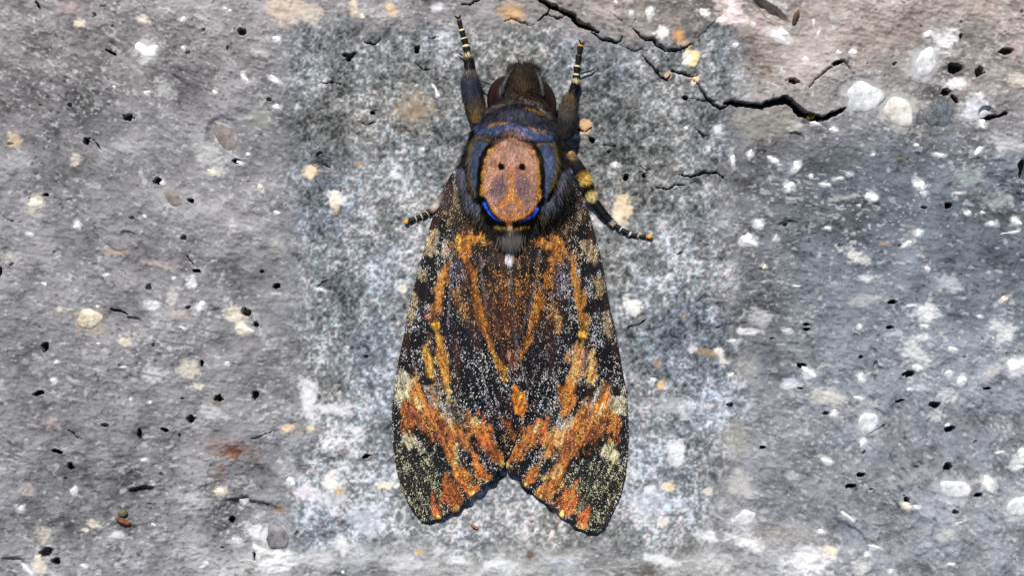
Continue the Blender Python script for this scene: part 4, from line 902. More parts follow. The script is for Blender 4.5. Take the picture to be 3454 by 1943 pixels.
wing_mat = tone_mat("wing_scales", rough=.62, spec=.25, grain=.35, gscale=5200, sheen=.1)
flake_mat = tone_mat("wing_scale_flakes", rough=.45, spec=.5)
NU, NV = 170, 470
def make_wing(name, cost, dors, left, label):
    c, d = resample(cost, NV), resample(dors, NV)
    # shallow scallops along the trailing margin
    tl = sm(.70, .76, np.linspace(0, 1, NV)) * sm(1.0, .97, np.linspace(0, 1, NV))
    tgd = np.gradient(d, axis=0); tgd /= np.linalg.norm(tgd, axis=1)[:, None]
    off = 3.2 * np.sin(np.arange(NV) * .33) + 3.0 * (vn(np.arange(NV) / 6., np.zeros(NV), 740 + left) - .5)
    d = d + np.stack([-tgd[:, 1], tgd[:, 0]], 1) * (off * tl)[:, None]
    u = (np.linspace(0, 1, NU) ** 1.0)[None, :, None]
    p = c[:, None, :] * (1 - u) + d[:, None, :] * u
    x, y = p[..., 0], p[..., 1]
    z = wing_z(x, y, cost, left)
    co = P(x, y, z)
    rgb, den, sc = cv.at(x, y)
    n = vn(x / 4.5, y / 6.0, 720) * .5 + vn(x / 2.6, y / 3.4, 721) * .5
    uu = np.linspace(0, 1, NU)[None, :] + np.zeros_like(x); vv = np.linspace(0, 1, NV)[:, None] + np.zeros_like(x)
    A = vein_coord(x, y)
    vein = vn(A / 13, y / 120, 723) * .55 + vn(A / 6, y / 44, 724) * .45
    gap = .95 * sm(.46, .62, vn(A / 6.0, y / 13, 726) * .55 + vn(x / 3.6, y / 5, 727) * .45)
    gap = np.maximum(gap, .9 * sm(.62, .78, vn(A / 7.5, y / 90, 728)))
    rgb = rgb * (np.clip(.35 + 1.4 * n, .2, 1.8) * (.45 + 1.2 * vein) * (1 - .72 * gap))[..., None]
    warm = sm(.55, .8, vn(uu * 22, vv * 10 + 40, 725))[..., None] * .35 * sm(1500, 1300, y)[..., None]
    rgb = rgb * (1 - warm) + (rgb * .6 + lin((.34, .19, .10)) * .7) * warm
    # costal rim
    rim = sm(.028, .008, u[..., 0] * np.ones_like(x))[..., None] * .8
    rgb = rgb * (1 - rim) + lin((.16, .12, .12)) * rim
    f = grid_faces(NV, NU)
    if not left: f = f[:, ::-1]
    f = f[:, ::-1]
    ob = to_moth(new_mesh(name, co.reshape(-1, 3), f, wing_mat, moth, color=rgb.reshape(-1, 3)))
    mod = ob.modifiers.new("thickness", 'SOLIDIFY'); mod.thickness = 1.2e-4; mod.offset = -1
    ob["label"] = label
    # single pale scales, each a tiny tilted plate
    N = 90000
    w = np.linalg.norm(np.cross(co[1:, :-1] - co[:-1, :-1], co[:-1, 1:] - co[:-1, :-1]), axis=-1).ravel()
    pick = rng.choice(len(w), N, p=w / w.sum())
    j, i = pick // (NU - 1), pick % (NU - 1)
    fu, fv = rng.random(N)[:, None], rng.random(N)[:, None]
    q = p[j, i] * (1 - fu) * (1 - fv) + p[j, i + 1] * fu * (1 - fv) + p[j + 1, i] * (1 - fu) * fv + p[j + 1, i + 1] * fu * fv
    _, den, sc = cv.at(q[:, 0], q[:, 1])
    clump = (.3 + 2.1 * vn(q[:, 0] / 12, q[:, 1] / 16, 730) ** 2) * (.25 + 2.3 * vn(vein_coord(q[:, 0], q[:, 1]) / 11, q[:, 1] / 75, 731) ** 2)
    keep = rng.random(N) < den * clump * .42
    q, sc = q[keep], sc[keep]; n = len(q)
    axis_l = (d[j[keep]] - c[j[keep]]); axis_l /= np.linalg.norm(axis_l, axis=1)[:, None] + 1e-9
    along = np.stack([-axis_l[:, 1], axis_l[:, 0]], 1)
    along *= np.sign(along[:, 1:2] + 1e-9)
    th = rng.normal(0, .35, n)
    ax = np.stack([along[:, 0] * np.cos(th) - along[:, 1] * np.sin(th), along[:, 0] * np.sin(th) + along[:, 1] * np.cos(th)], 1)
    bx = np.stack([-ax[:, 1], ax[:, 0]], 1)
    big_ = (rng.random(n) < .30)[:, None]
    hl, hw = np.where(big_, rng.uniform(1.7, 3.2, n)[:, None], rng.uniform(.9, 2.0, n)[:, None]), np.where(big_, rng.uniform(.9, 1.5, n)[:, None], rng.uniform(.55, 1.0, n)[:, None])
    lift, roll = rng.uniform(.05, .20, n), rng.normal(0, .05, n)
    cs = []
    for a_, b_, zz in ((-1, -.5, .03 - roll * .5), (-1, .5, .03 + roll * .5), (1, .8, lift + roll), (1, -.8, lift - roll)):
        v = q + ax * hl * a_ + bx * hw * b_
        cs.append(P(v[:, 0], v[:, 1], wing_z(v[:, 0], v[:, 1], cost, left) + .03 + zz))
    V = np.stack(cs, 1).reshape(-1, 3)
    col = sc * (.55 + .95 * rng.random(n))[:, None]
    F = np.arange(n * 4).reshape(-1, 4)[:, ::1]
    fl = new_mesh("pale_scales", V, F, flake_mat, None, smooth=False, color=np.repeat(np.clip(col, 0, .9), 4, 0))
    fl.parent = ob
    fl["kind"] = "stuff"
    fl.matrix_parent_inverse = moth.matrix_world.inverted() @ moth.matrix_world if False else fl.matrix_parent_inverse
    return ob
def localise(ob):
    """keep world coordinates under the moth: its parts carry the moth's offset in their own vertices"""
    return ob
lw = make_wing("forewing", L_COST, L_DORS, True, "forewing that overlaps the other along the back")
rw = make_wing("forewing", R_COST, R_DORS, False, "forewing tucked under the other along the back")

# --- body: head, thorax and abdomen in one surface
B = np.array([  # y, left x, right x, top mm, belly mm
    (218, 1750, 1786, 4.2, 3.2), (226, 1731, 1804, 5.0, 2.4), (262, 1711, 1820, 6.3, 1.6), (300, 1702, 1828, 7.2, 1.2), (338, 1684, 1836, 7.8, 1.0), (372, 1642, 1854, 8.4, .9), (407, 1626, 1866, 9.0, .8),
    (441, 1600, 1878, 9.8, .7), (476, 1580, 1892, 10.4, .7), (545, 1555, 1910, 11.2, .6), (590, 1540, 1924, 11.4, .6), (640, 1552, 1916, 11.2, .6), (700, 1574, 1880, 10.4, .6), (745, 1604, 1845, 9.6, .6),
    (790, 1640, 1805, 8.6, .6), (840, 1660, 1780, 7.9, .6), (890, 1670, 1772, 7.0, .6), (1000, 1665, 1775, 5.6, .6), (1150, 1660, 1770, 4.6, .6), (1300, 1665, 1765, 3.2, .6), (1400, 1680, 1745, 2.2, .6), (1440, 1700, 1720, 1.4, .9)])
NB, NA = 330, 112
yb = np.interp(np.linspace(0, 1, NB), np.linspace(0, 1, len(B)), B[:, 0])
yb = np.concatenate([np.linspace(218, 900, 250), np.linspace(906, 1440, 80)])
def cub(col):
    xk, yk = B[:, 0], B[:, col]; m_ = np.gradient(yk, xk)
    i = np.clip(np.searchsorted(xk, yb, 'right') - 1, 0, len(xk) - 2); h = xk[i + 1] - xk[i]; t = (yb - xk[i]) / h
    lin_ = yk[i] + (yk[i + 1] - yk[i]) * t
    her = (2 * t ** 3 - 3 * t ** 2 + 1) * yk[i] + (t ** 3 - 2 * t ** 2 + t) * h * m_[i] + (-2 * t ** 3 + 3 * t ** 2) * yk[i + 1] + (t ** 3 - t ** 2) * h * m_[i + 1]
    return .5 * lin_ + .5 * her
xl, xr, zt, zb = cub(1), cub(2), cub(3), cub(4)
phi = np.linspace(0, 2 * math.pi, NA, endpoint=False)
cxb, hwb = (xl + xr) / 2, (xr - xl) / 2
zc = zb + (zt - zb) * .42
cp, sp = np.cos(phi)[None, :], np.sin(phi)[None, :]
ex = np.interp(yb, [218, 340, 480, 760, 900], [.95, .85, .72, .75, .9])[:, None]
bx_ = cxb[:, None] + hwb[:, None] * np.sign(cp) * np.abs(cp) ** ex
bz_ = np.where(sp >= 0, zc[:, None] + (zt - zc)[:, None] * np.abs(sp) ** ex, zc[:, None] - (zc - zb)[:, None] * np.abs(sp) ** ex)
by_ = yb[:, None] + np.zeros_like(bx_)
# grooves: collar edge, borders of the shoulder flaps, crescents
gro = Canvas(1480, 180, 2000, 1500, 2.0, (0, 0, 0), 0, (0, 0, 0))
for pts in (H5((270, 730), (205, 900), (190, 1080), (240, 1290), (320, 1400)), H5((1085, 780), (1140, 900), (1145, 1050), (1105, 1230), (1020, 1380)), H5((300, 770), (480, 780), (640, 730), (760, 790), (880, 810), (1080, 800)),
            H5((440, 860), (375, 1000), (350, 1300)), H5((860, 860), (925, 1000), (940, 1300)), H5((430, 500), (600, 420), (740, 395), (900, 440), (1040, 580))):
    gro.stroke(pts, 26, (1, 1, 1), .8, .8, 0)
bump_, _, _ = gro.at(bx_, by_)
top = sm(0, .4, sp)
bz_ -= .75 * bump_[..., 0] * top
bz_ += .10 * fbm(bx_, by_, 24, 3, 760) * top
brgb, _, _ = bv.at(bx_, by_)
brgb = brgb * (.55 + .5 * vn(bx_ / 5, by_ / 8, 770))[..., None]
body_mat = tone_mat("moth_body", rough=.9, spec=.08, grain=.2, gscale=4000)
fur_mat = tone_mat("moth_fur", rough=.7, spec=.10)
bco = P(bx_, by_, bz_)
caps = [P(cxb[0], yb[0] - 3, (zt[0] + zb[0]) / 2), P(cxb[-1], yb[-1] + 3, (zt[-1] + zb[-1]) / 2)]
bverts = np.concatenate([bco.reshape(-1, 3), np.array(caps).reshape(-1, 3)])
bf = grid_faces(NB, NA, True)
n1 = NB * NA; a = np.arange(NA)
cap1 = np.stack([np.full(NA, n1), (a + 1) % NA, a, a], -1); cap2 = np.stack([np.full(NA, n1 + 1), (NB - 1) * NA + a, (NB - 1) * NA + (a + 1) % NA, (NB - 1) * NA + (a + 1) % NA], -1)
bcol = np.concatenate([brgb.reshape(-1, 3), brgb[0, :1], brgb[-1, :1]])
me_faces = [tuple(f) for f in bf.tolist()] + [tuple(f[:3]) for f in cap1.tolist()] + [tuple(f[:3]) for f in cap2.tolist()]
bm = bpy.data.meshes.new("body")
bm.from_pydata(bverts.tolist(), [], me_faces)
at = bm.attributes.new("tone", 'FLOAT_COLOR', 'POINT')
at.data.foreach_set("color", np.concatenate([bcol, np.ones((len(bcol), 1))], 1).astype(np.float32).ravel())
bm.polygons.foreach_set("use_smooth", [True] * len(bm.polygons)); bm.materials.append(body_mat); bm.update()
body = bpy.data.objects.new("body", bm); COL.objects.link(body); body.parent = moth; to_moth(body)

def blades(name, roots, dirs, normals, length, width, cols, parent, droop=.5, mat=fur_mat):
    """fur: three-joint tapering blades. roots in metres, dirs unit, length and width in metres"""
    n = len(roots)
    d = dirs / np.linalg.norm(dirs, axis=1)[:, None]
    sidev = np.cross(d, normals); sidev /= np.linalg.norm(sidev, axis=1)[:, None] + 1e-12
    tw = rng.normal(0, .5, n)[:, None]
    sidev = sidev * np.cos(tw) + normals * np.sin(tw) * .6
    L, W_ = length[:, None], width[:, None]
    m1 = roots + d * L * .5 + normals * L * .02
    tip = roots + d * L - normals * L * droop * .25
    V = np.stack([roots - sidev * W_, roots + sidev * W_, m1 + sidev * W_ * .8, m1 - sidev * W_ * .8, tip], 1).reshape(-1, 3)
    o = np.arange(n)[:, None] * 5
    F = np.concatenate([o + np.array([[0, 1, 2]]), o + np.array([[0, 2, 3]]), o + np.array([[3, 2, 4]])], 1).reshape(-1, 3)
    col = np.repeat(cols[:, None, :], 5, 1); col[:, :2] *= .65; col[:, 4] *= 1.15
    ob = new_mesh(name, V, F, mat, None, smooth=False, color=np.clip(col, 0, .85).reshape(-1, 3))
    ob.parent = parent
    ob["kind"] = "stuff"
    return ob

# fur on the body
nrm = np.cross(np.roll(bco, -1, 1) - np.roll(bco, 1, 1), np.gradient(bco, axis=0)); nrm /= np.linalg.norm(nrm, axis=-1)[..., None] + 1e-15
if nrm[100, NA // 4, 2] < 0: nrm = -nrm
N = 52000
ok = (sp > -.15) & (by_ < 900)
w = (ok * np.linalg.norm(np.roll(bco, -1, 1) - bco, axis=-1)).ravel(); w /= w.sum()
pk = rng.choice(len(w), N, p=w)
j, i = pk // NA, pk % NA
root = bco[j, i] + (np.roll(bco, -1, 1)[j, i] - bco[j, i]) * rng.random(N)[:, None] + (bco[np.minimum(j + 1, NB - 1), i] - bco[j, i]) * rng.random(N)[:, None]
nn = nrm[j, i]
zz = root[:, 2]; kx = (DIST - zz) / DIST * PX
rx_, ry_ = root[:, 0] / kx + 1727, -root[:, 1] / kx + 971.5
flow = np.stack([np.clip((rx_ - np.interp(ry_, yb, cxb)) / 260, -.8, .8) * .55, -np.ones(N), np.zeros(N)], 1)
# the head's hair lies forward, the collar's sideways and back
fwd = sm(335, 300, ry_)
flow[:, 1] = flow[:, 1] * (1 - fwd) + fwd * .8
flow[:, 0] += rng.normal(0, .16, N) + .25 * fbm(rx_, ry_, 30, 2, 780); flow[:, 1] += rng.normal(0, .1, N)
flow -= nn * np.sum(flow * nn, 1)[:, None]
flow /= np.linalg.norm(flow, axis=1)[:, None] + 1e-9
dirs = flow + nn * (rng.uniform(.1, .7, N))[:, None]
fine_zone = sm(440, 480, ry_) * sm(790, 740, ry_)
ln = (rng.uniform(16, 34, N) * (1 - fine_zone) + rng.uniform(8, 15, N) * fine_zone) * PX
mx, my = rx_ + flow[:, 0] * ln / PX * .55, ry_ - flow[:, 1] * ln / PX * .55
fc, _, _ = bv.at(mx, my)
clumpy = .32 + .98 * vn(rx_ / 6.5, ry_ / 13, 790) + .22 * vn(rx_ / 15, ry_ / 22, 791)
fcol = fc * clumpy[:, None] * np.clip(rng.normal(1.3, .28, N) + (1 - fine_zone) * rng.normal(0, .25, N), .4, 2.4)[:, None]
blades("fur", root - nn * 2 * PX, dirs, nn, ln, (rng.uniform(.75, 1.3, N) + .5 * (1 - fine_zone)) * PX, fcol, body)

# longer loose hairs along the flanks, so that the outline is ragged
N2 = 5200
okf = (np.abs(cp) > .62) & (sp > -.35) & (by_ < 820)
w2 = (okf * np.ones_like(bz_)).ravel(); w2 /= w2.sum()
pk2 = rng.choice(len(w2), N2, p=w2); j2, i2 = pk2 // NA, pk2 % NA
r2, n2 = bco[j2, i2] + rng.normal(0, 3 * PX, (N2, 3)), nrm[j2, i2]
f2 = np.stack([rng.normal(0, .2, N2), np.where(by_[j2, i2] < 330, .8, -1.0) + rng.normal(0, .15, N2), rng.normal(0, .15, N2)], 1)
c2, _, _ = bv.at(bx_[j2, i2], by_[j2, i2])
blades("fur", r2, f2 + n2 * rng.uniform(.3, 1.1, N2)[:, None], n2, rng.uniform(18, 42, N2) * PX, rng.uniform(.7, 1.2, N2) * PX, (c2 * .7 + lin((.30, .28, .27)) * .5) * np.clip(rng.normal(1, .35, (N2, 1)), .3, 2), body)

# pale tufts at the end of the back and along the wing base
def tuft(name, x, y, z, col, n, ln, spread, ang, parent, wpx=1.3, jx=8, jy=8):
    X = x + rng.normal(0, jx, n); Y = y + rng.normal(0, jy, n)
    r = P(X, Y, np.full(n, z)); a_ = math.radians(ang) + rng.normal(0, spread, n)
    d = np.stack([np.sin(a_), -np.cos(a_), rng.uniform(-.08, .22, n)], 1)
    return blades(name, r, d, np.tile([0, 0, 1.0], (n, 1)), rng.uniform(.6, 1.1, n) * ln * PX, np.full(n, wpx * PX), lin(col) * np.clip(rng.normal(1, .25, (n, 1)), .4, 1.6), parent)
tuft("tuft", 1716, 868, 8.1, (.80, .79, .84), 70, 34, .12, 3, body, 1.4, 4, 5)
tuft("tuft", 1722, 866, 8.0, (.70, .55, .34), 30, 24, .18, 12, body, 1.2, 6, 4)
tuft("tuft", 1722, 800, 8.6, (.33, .32, .31), 330, 50, .2, 0, body, 1.0, 17, 7)
for p in Z2((1055, 325), (1250, 332)):
    tuft("eye_spot", p[0], p[1] - 3, 11.7, (.02, .015, .015), 90, 7, 1.2, 0, body, 1.4, 3.2, 3.8)

# --- eyes
eye_mat = plain_mat("compound_eye", (.095, .038, .034), (.15, .06, .05), 900, .3, .4, .05)
def ellipsoid(name, x, y, z, rx, ry, rz, rot, mat, parent, seg=28, rings=18):
    vs_ = []
    a_ = math.radians(rot)
    for r in range(rings + 1):
        t = math.pi * r / rings
        for s in range(seg):
            p = 2 * math.pi * s / seg
            u, v = rx * math.sin(t) * math.cos(p), ry * math.sin(t) * math.sin(p)
            vs_.append((x + u * math.cos(a_) - v * math.sin(a_), y + u * math.sin(a_) + v * math.cos(a_), z + rz * math.cos(t)))
    vs_ = np.array(vs_)
    ob = new_mesh(name, P(vs_[:, 0], vs_[:, 1], vs_[:, 2]), grid_faces(rings + 1, seg, True), mat, parent)
    if parent is moth: to_moth(ob)
    return ob
ellipsoid("eye", 1697, 328, 4.0, 54, 74, 1.9, 12, eye_mat, moth)
ellipsoid("eye", 1820, 342, 4.0, 56, 80, 1.9, -14, eye_mat, moth)

# --- legs and antennae
leg_mat = tone_mat("leg_scales", rough=.6, spec=.35, grain=.25, gscale=4000)
def tube(name, pts, rad, zs, cols, parent, seg=14, per=9, flare=0.0, flat=.85):
    """tapered limb along measured points; rad in measuring units, cols sRGB per point"""
    pts = np.array(pts, float); t0 = np.linspace(0, 1, len(pts)); n = per * (len(pts) - 1) + 1; t = np.linspace(0, 1, n)
    c = resample(pts, n) if len(pts) > 2 else np.stack([np.interp(t, t0, pts[:, 0]), np.interp(t, t0, pts[:, 1])], 1)
    s = np.concatenate([[0], np.cumsum(np.hypot(*np.diff(pts, axis=0).T))]); s /= s[-1]
    r = np.interp(t, s, rad); z = np.interp(t, s, zs)
    col = np.stack([np.interp(t, s, lin(np.array(cols))[:, q]) for q in range(3)], 1)
    ends = np.clip(np.minimum(t, 1 - t) * n / 2.5, .25, 1) ** .5
    r = r * ends
    tg = np.gradient(c, axis=0); tg /= np.linalg.norm(tg, axis=1)[:, None] + 1e-9
    no = np.stack([-tg[:, 1], tg[:, 0]], 1)
    ph = np.linspace(0, 2 * math.pi, seg, endpoint=False)
    X = c[:, :1] + no[:, :1] * np.cos(ph) * r[:, None]; Y = c[:, 1:] + no[:, 1:] * np.cos(ph) * r[:, None]
    Z = z[:, None] + np.sin(ph) * r[:, None] * PX * 1e3 * flat
    co = P(X, Y, Z)
    V = np.concatenate([co.reshape(-1, 3), co[0].mean(0)[None], co[-1].mean(0)[None]])
    q = np.arange(seg); q2 = (q + 1) % seg; nv = n * seg
    F = np.concatenate([grid_faces(n, seg, True), np.stack([np.full(seg, nv), q2, q, q], -1)[:0]])
    ob = bpy.data.meshes.new(name)
    fl = [tuple(f) for f in F.tolist()] + [(nv, int(b_), int(a_)) for a_, b_ in zip(q, q2)] + [(nv + 1, int((n - 1) * seg + a_), int((n - 1) * seg + b_)) for a_, b_ in zip(q, q2)]
    ob.from_pydata(V.tolist(), [], fl)
    at_ = ob.attributes.new("tone", 'FLOAT_COLOR', 'POINT')
    cc = np.repeat(col[:, None, :], seg, 1).reshape(-1, 3); cc = cc * rng.uniform(.7, 1.3, (len(cc), 1))
    cc = np.concatenate([cc, col[:1], col[-1:]])
    at_.data.foreach_set("color", np.concatenate([cc, np.ones((len(cc), 1))], 1).astype(np.float32).ravel())
    ob.polygons.foreach_set("use_smooth", [True] * len(ob.polygons)); ob.materials.append(leg_mat); ob.update()
    o = bpy.data.objects.new(name, ob); COL.objects.link(o); o.parent = parent
    if parent is moth: to_moth(o)
    return o, c, r, z, tg, no, col

def leg_fur(info, parent, n, ln, wpx=1.1, gain=1.1):
    _, c, r, z, tg, no, col = info
    k = rng.integers(0, len(c), n); a_ = rng.uniform(-.3, math.pi + .3, n)
    X = c[k, 0] + no[k, 0] * np.cos(a_) * r[k]; Y = c[k, 1] + no[k, 1] * np.cos(a_) * r[k]; Z = z[k] + np.sin(a_) * r[k] * PX * 1e3 * .85
    root = P(X, Y, Z)
    nm = np.stack([no[k, 0] * np.cos(a_), -no[k, 1] * np.cos(a_), np.sin(a_)], 1)
    d = np.stack([tg[k, 0], -tg[k, 1], np.zeros(n)], 1) + nm * rng.uniform(.1, .5, n)[:, None] + rng.normal(0, .14, (n, 3))
    return blades("fur", root - nm * PX, d, nm, rng.uniform(.5, 1.1, n) * ln * PX, np.full(n, wpx * PX), col[k] * np.clip(rng.normal(gain, .35, (n, 1)), .3, 2.2), parent)

K_, PR, OC = (.05, .045, .05), (.93, .86, .68), (.86, .60, .22)
def tarsus(segs, parent):
    """a chain of dark cup-shaped segments, each with a pale ring at its far end: (x0,y0,x1,y1,r,ring colour)"""
    for x0, y0, x1, y1, r, ring in segs:
        r *= 1.05
        zl = float(max(slab_h(np.array([x0]), np.array([y0]))[0], slab_h(np.array([x1]), np.array([y1]))[0])) + r * PX * 1e3 * .8
        p = [(x0, y0), (x0 + (x1 - x0) * .25, y0 + (y1 - y0) * .25), (x0 + (x1 - x0) * .74, y0 + (y1 - y0) * .74), (x0 + (x1 - x0) * .86, y0 + (y1 - y0) * .86), (x1, y1)]
        inf = tube("tarsal_segment", p, [r * .78, r * .85, r, r * 1.12, r * .9], [zl] * 5, [K_, K_, K_, ring, ring], parent, 12, 5)
def claws(x, y, dx, dy, parent, L=13):
    zl = float(slab_h(np.array([x]), np.array([y]))[0]) + .25
    for s in (-1, 1):
        tube("claw", [(x, y), (x + dx * L * .6 - s * dy * L * .35, y + dy * L * .6 + s * dx * L * .35), (x + dx * L - s * dy * L * .9, y + dy * L + s * dx * L * .9)], [2.6, 2.2, .9], [zl, zl + .1, zl - .15], [K_, K_, K_], parent, 8, 4)
BLU, TAN, YBR = (.26, .28, .35), (.52, .44, .34), (.74, .52, .22)
# front leg beside the left eye
lg = tube("leg", [(1612, 418), (1606, 372), (1594, 330), (1589, 290), (1586, 256)], [22, 28, 33, 31, 21], [3.6, 3.2, 2.6, 2.2, 1.8], [(.44, .34, .18), (.30, .26, .21), (.19, .20, .25), (.22, .23, .28), (.34, .33, .33)], moth)
leg_fur(lg, lg[0], 2600, 26)
tube("coxa", [(1580, 340), (1578, 372), (1592, 408)], [6, 8, 8], [1.5, 1.6, 1.8], [K_, K_, K_], lg[0])
inf = tube("tibia", [(1587, 262), (1584, 246), (1583, 236), (1581, 200), (1577, 184)], [17, 18, 17, 17, 15], [1.6, 1.4, 1.3, 1.1, 1.0], [PR, TAN, (.08, .08, .09), (.07, .07, .08), PR], lg[0]); leg_fur(inf, lg[0], 500, 14, 1.0)
tarsus([(1577, 186, 1571, 148, 12, PR), (1571, 148, 1564, 124, 11, PR), (1564, 124, 1556, 96, 9.5, PR), (1556, 96, 1547, 62, 8, (.35, .28, .2))], lg[0])
tube("spur", [(1572, 192), (1558, 184), (1544, 177)], [3, 3, 1.2], [1.0, .9, .7], [K_, K_, (.3, .2, .2)], lg[0], 8, 4)
tube("spur", [(1612, 262), (1632, 276), (1660, 285)], [3.4, 3, 1.2], [2.2, 2.4, 2.2], [TAN, K_, K_], lg[0], 8, 4)
claws(1547, 62, -.26, -.96, lg[0])
# front leg beside the right eye
lg = tube("leg", [(1895, 470), (1908, 430), (1912, 398), (1914, 368), (1923, 336)], [26, 30, 31, 26, 16], [3.6, 3.2, 2.6, 2.2, 1.7], [(.17, .16, .16), (.20, .19, .20), (.31, .29, .28), (.34, .30, .26), (.40, .31, .21)], moth)
leg_fur(lg, lg[0], 2600, 26)
tube("coxa", [(1940, 350), (1941, 392), (1938, 430), (1918, 470)], [6, 8, 8, 7], [1.3, 1.4, 1.6, 1.8], [(.3, .3, .33), (.28, .27, .29), (.22, .22, .25), K_], lg[0])
inf = tube("tibia", [(1925, 345), (1929, 330), (1936, 300), (1941, 286), (1942, 272)], [16, 16, 15, 15, 14], [1.6, 1.5, 1.3, 1.2, 1.1], [TAN, (.08, .08, .09), (.07, .07, .08), K_, PR], lg[0]); leg_fur(inf, lg[0], 500, 14, 1.0)
tarsus([(1942, 276, 1944, 246, 12, PR), (1944, 246, 1947, 218, 11, PR), (1947, 218, 1953, 180, 9.5, (.25, .2, .15)), (1953, 180, 1958, 148, 9, OC)], lg[0])
tube("spur", [(1952, 250), (1972, 243), (1992, 238), (2008, 226)], [3, 3, 2.6, 1.2], [1.0, .9, .7, .5], [K_, K_, (.12, .08, .1), K_], lg[0], 8, 4)
claws(1959, 148, .3, -.95, lg[0], 15)
# banded leg stretched out beyond the right wing
lg = tube("leg", [(1918, 512), (1934, 540), (1952, 570), (1966, 592), (1974, 607), (1980, 622), (1986, 634), (1992, 650), (1998, 672)], [15, 18, 20, 21, 21, 18, 17, 18, 13], [4.4, 3.8, 3.2, 2.7, 2.5, 2.3, 2.1, 1.9, 1.5],
          [(.70, .55, .36), (.19, .20, .23), (.10, .11, .13), (.88, .68, .34), (.90, .72, .40), (.08, .065, .055), (.08, .065, .055), (.93, .80, .54), (.92, .80, .56)], moth)
leg_fur(lg, lg[0], 2200, 18)
inf = tube("tibia", [(1996, 668), (2012, 690), (2035, 720), (2056, 742), (2066, 752)], [14, 15, 14, 12, 12], [1.3, 1.1, 1.0, .9, .9], [(.2, .15, .1), (.06, .06, .07), (.06, .06, .07), (.10, .09, .10), (.97, .93, .86)], lg[0]); leg_fur(inf, lg[0], 500, 13, 1.0)
tarsus([(2060, 748, 2074, 760, 12, PR), (2074, 760, 2097, 775, 9.5, (.96, .93, .90)), (2097, 775, 2129, 791, 9, (.96, .93, .90)), (2129, 791, 2156, 797, 7.5, (.8, .74, .68)), (2156, 797, 2186, 799, 7, OC)], lg[0])
ellipsoid("foot_pad", 2192, 798, .55, 9, 8, .3, 0, plain_mat("foot_pad", (.80, .55, .25), (.93, .72, .40), 2000), lg[0])
claws(2188, 802, .7, .7, lg[0], 10)
# leg tip showing beyond the left wing
lg = tube("leg", [(1500, 650), (1482, 676), (1470, 696), (1460, 708), (1450, 716)], [10, 11, 11, 11, 10], [.75, .8, .8, .75, .7], [K_, (.5, .46, .42), (.85, .80, .76), (.6, .52, .45), K_], moth)
tarsus([(1455, 712, 1441, 722, 13, PR), (1441, 722, 1420, 731, 10.5, PR), (1420, 731, 1401, 738, 9.5, PR), (1401, 738, 1378, 746, 8.5, K_)], lg[0])
ellipsoid("foot_pad", 1370, 747, .5, 8, 9, .3, 0, bpy.data.materials["foot_pad"], lg[0])
claws(1377, 748, -.5, .85, lg[0], 9)
for pts in (((1694, 318), (1698, 290), (1712, 258), (1728, 232)), ((1832, 326), (1828, 296), (1820, 262), (1806, 234))):
    inf = tube("antenna", list(pts), [6, 7, 6, 3], [6.4, 6.5, 6.2, 5.2], [(.18, .17, .17), (.27, .26, .27), (.31, .31, .32), (.24, .23, .24)], moth, 10, 8); leg_fur(inf, inf[0], 300, 9, .8)

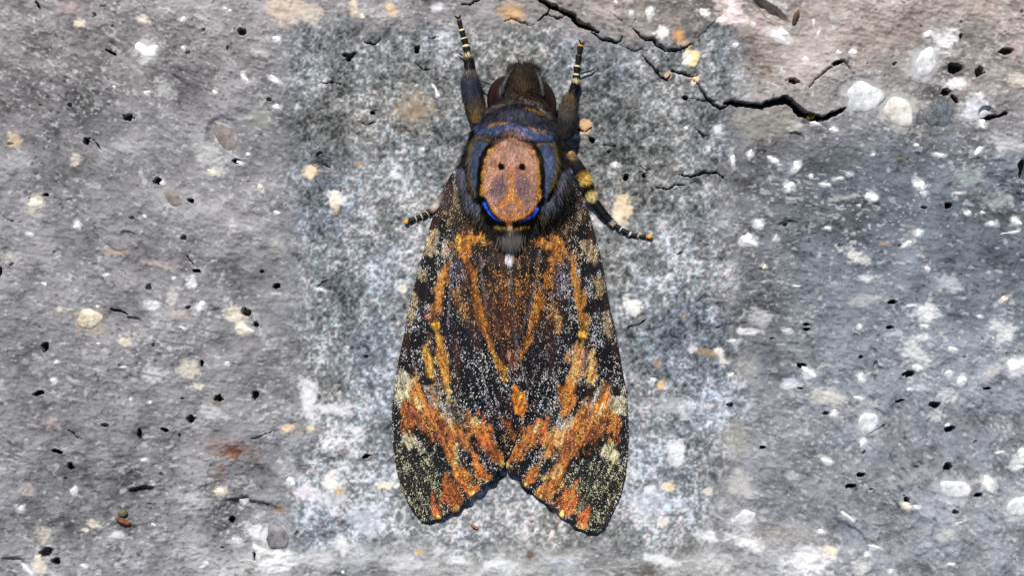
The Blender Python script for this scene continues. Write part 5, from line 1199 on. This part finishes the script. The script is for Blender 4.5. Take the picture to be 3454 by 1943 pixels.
# ------------------------------------------------------------------ small debris lying on the stone
def chip(name, x, y, L, W_, T, rot, c0, c1, label, cat, seed, curve=.15, scale=1500):
    """an uneven splinter: tapered, bent, with faceted ends"""
    r_ = random.Random(seed); n = 13; a_ = math.radians(rot)
    V, F = [], []
    for i in range(n):
        t = i / (n - 1) * 2 - 1
        w = W_ * (1 - abs(t) ** 3.2) ** .6 * (1 + .25 * r_.uniform(-1, 1)) + .6
        h = T * (1 - abs(t) ** 3) ** .6 * (1 + .2 * r_.uniform(-1, 1)) + .02
        off = curve * L * (1 - t * t) + r_.uniform(-1, 1) * W_ * .12
        for q in range(8):
            p = 2 * math.pi * q / 8 + .2
            u, v = t * L + r_.uniform(-.5, .5), off + w * math.cos(p)
            V.append((u * math.cos(a_) - v * math.sin(a_), u * math.sin(a_) + v * math.cos(a_), h * (.55 + .55 * math.sin(p))))
    for i in range(n - 1):
        for q in range(8):
            F.append((i * 8 + q, i * 8 + (q + 1) % 8, i * 8 + 8 + (q + 1) % 8, i * 8 + 8 + q))
    F.append(tuple(range(8))[::-1]); F.append(tuple((n - 1) * 8 + q for q in range(8)))
    V = np.array(V)
    me = bpy.data.meshes.new(name)
    me.from_pydata(np.stack([V[:, 0] * PX, -V[:, 1] * PX, V[:, 2] * 1e-3], -1).tolist(), [], F)
    me.polygons.foreach_set("use_smooth", [True] * len(F)); me.update()
    me.materials.append(plain_mat(name + "_surface", c0, c1, scale, .7, .35, .8))
    o = bpy.data.objects.new(name, me); COL.objects.link(o)
    xs_ = x + np.linspace(-1, 1, 7) * L * math.cos(a_); ys_ = y + np.linspace(-1, 1, 7) * L * math.sin(a_)
    o.location = Vector(P(x, y, float(np.median(slab_h(xs_, ys_))) + .02))
    return tag(o, label, cat)
(x, y), = LB((932, 1037)); chip("bark_chip", x, y, 28, 7, .6, 20, (.30, .14, .07), (.72, .38, .16), "small curled rust-brown bark chip lying against an olive seed on the stone", "bark chip", 1, .12)
(x, y), = LB((925, 980)); o = ellipsoid("seed", x, y, float(slab_h(np.array([x]), np.array([y]))[0]) + .25, 17, 13, .4, -10, plain_mat("seed_coat", (.36, .33, .24), (.50, .46, .36), 1200), None); tag(o, "round olive-grey seed lying above a rust-brown bark chip", "seed")
(x, y), = RT((514, 130)); chip("wood_splinter", x, y, 30, 6.5, .7, 110, (.22, .14, .10), (.50, .38, .30), "dark brown wood splinter lying beside a shadowed hollow in the stone", "splinter", 2, .05)
(x, y), = D4((258, 714)); chip("leaf_fragment", x, y, 17, 5, .35, 32, (.55, .32, .20), (.80, .52, .36), "tiny orange-brown leaf fragment on stone below the notch between the wings", "leaf fragment", 3, .05)
(x, y), = RT((615, 884)); o = chip("lichen_flake", x, y, 17, 8, .8, -15, (.46, .38, .06), (.80, .66, .12), "bright yellow lichen flake wedged in the wide dark crack", "lichen", 4, .05); o.location.z = float(np.median(slab_h(np.array([x - 40, x + 40, x]), np.array([y + 40, y + 40, y + 45])))) * 1e-3 - 4e-4
print("tris", sum(len(o.data.loop_triangles) if o.data.loop_triangles else 0 for o in bpy.data.objects if o.type == 'MESH'))
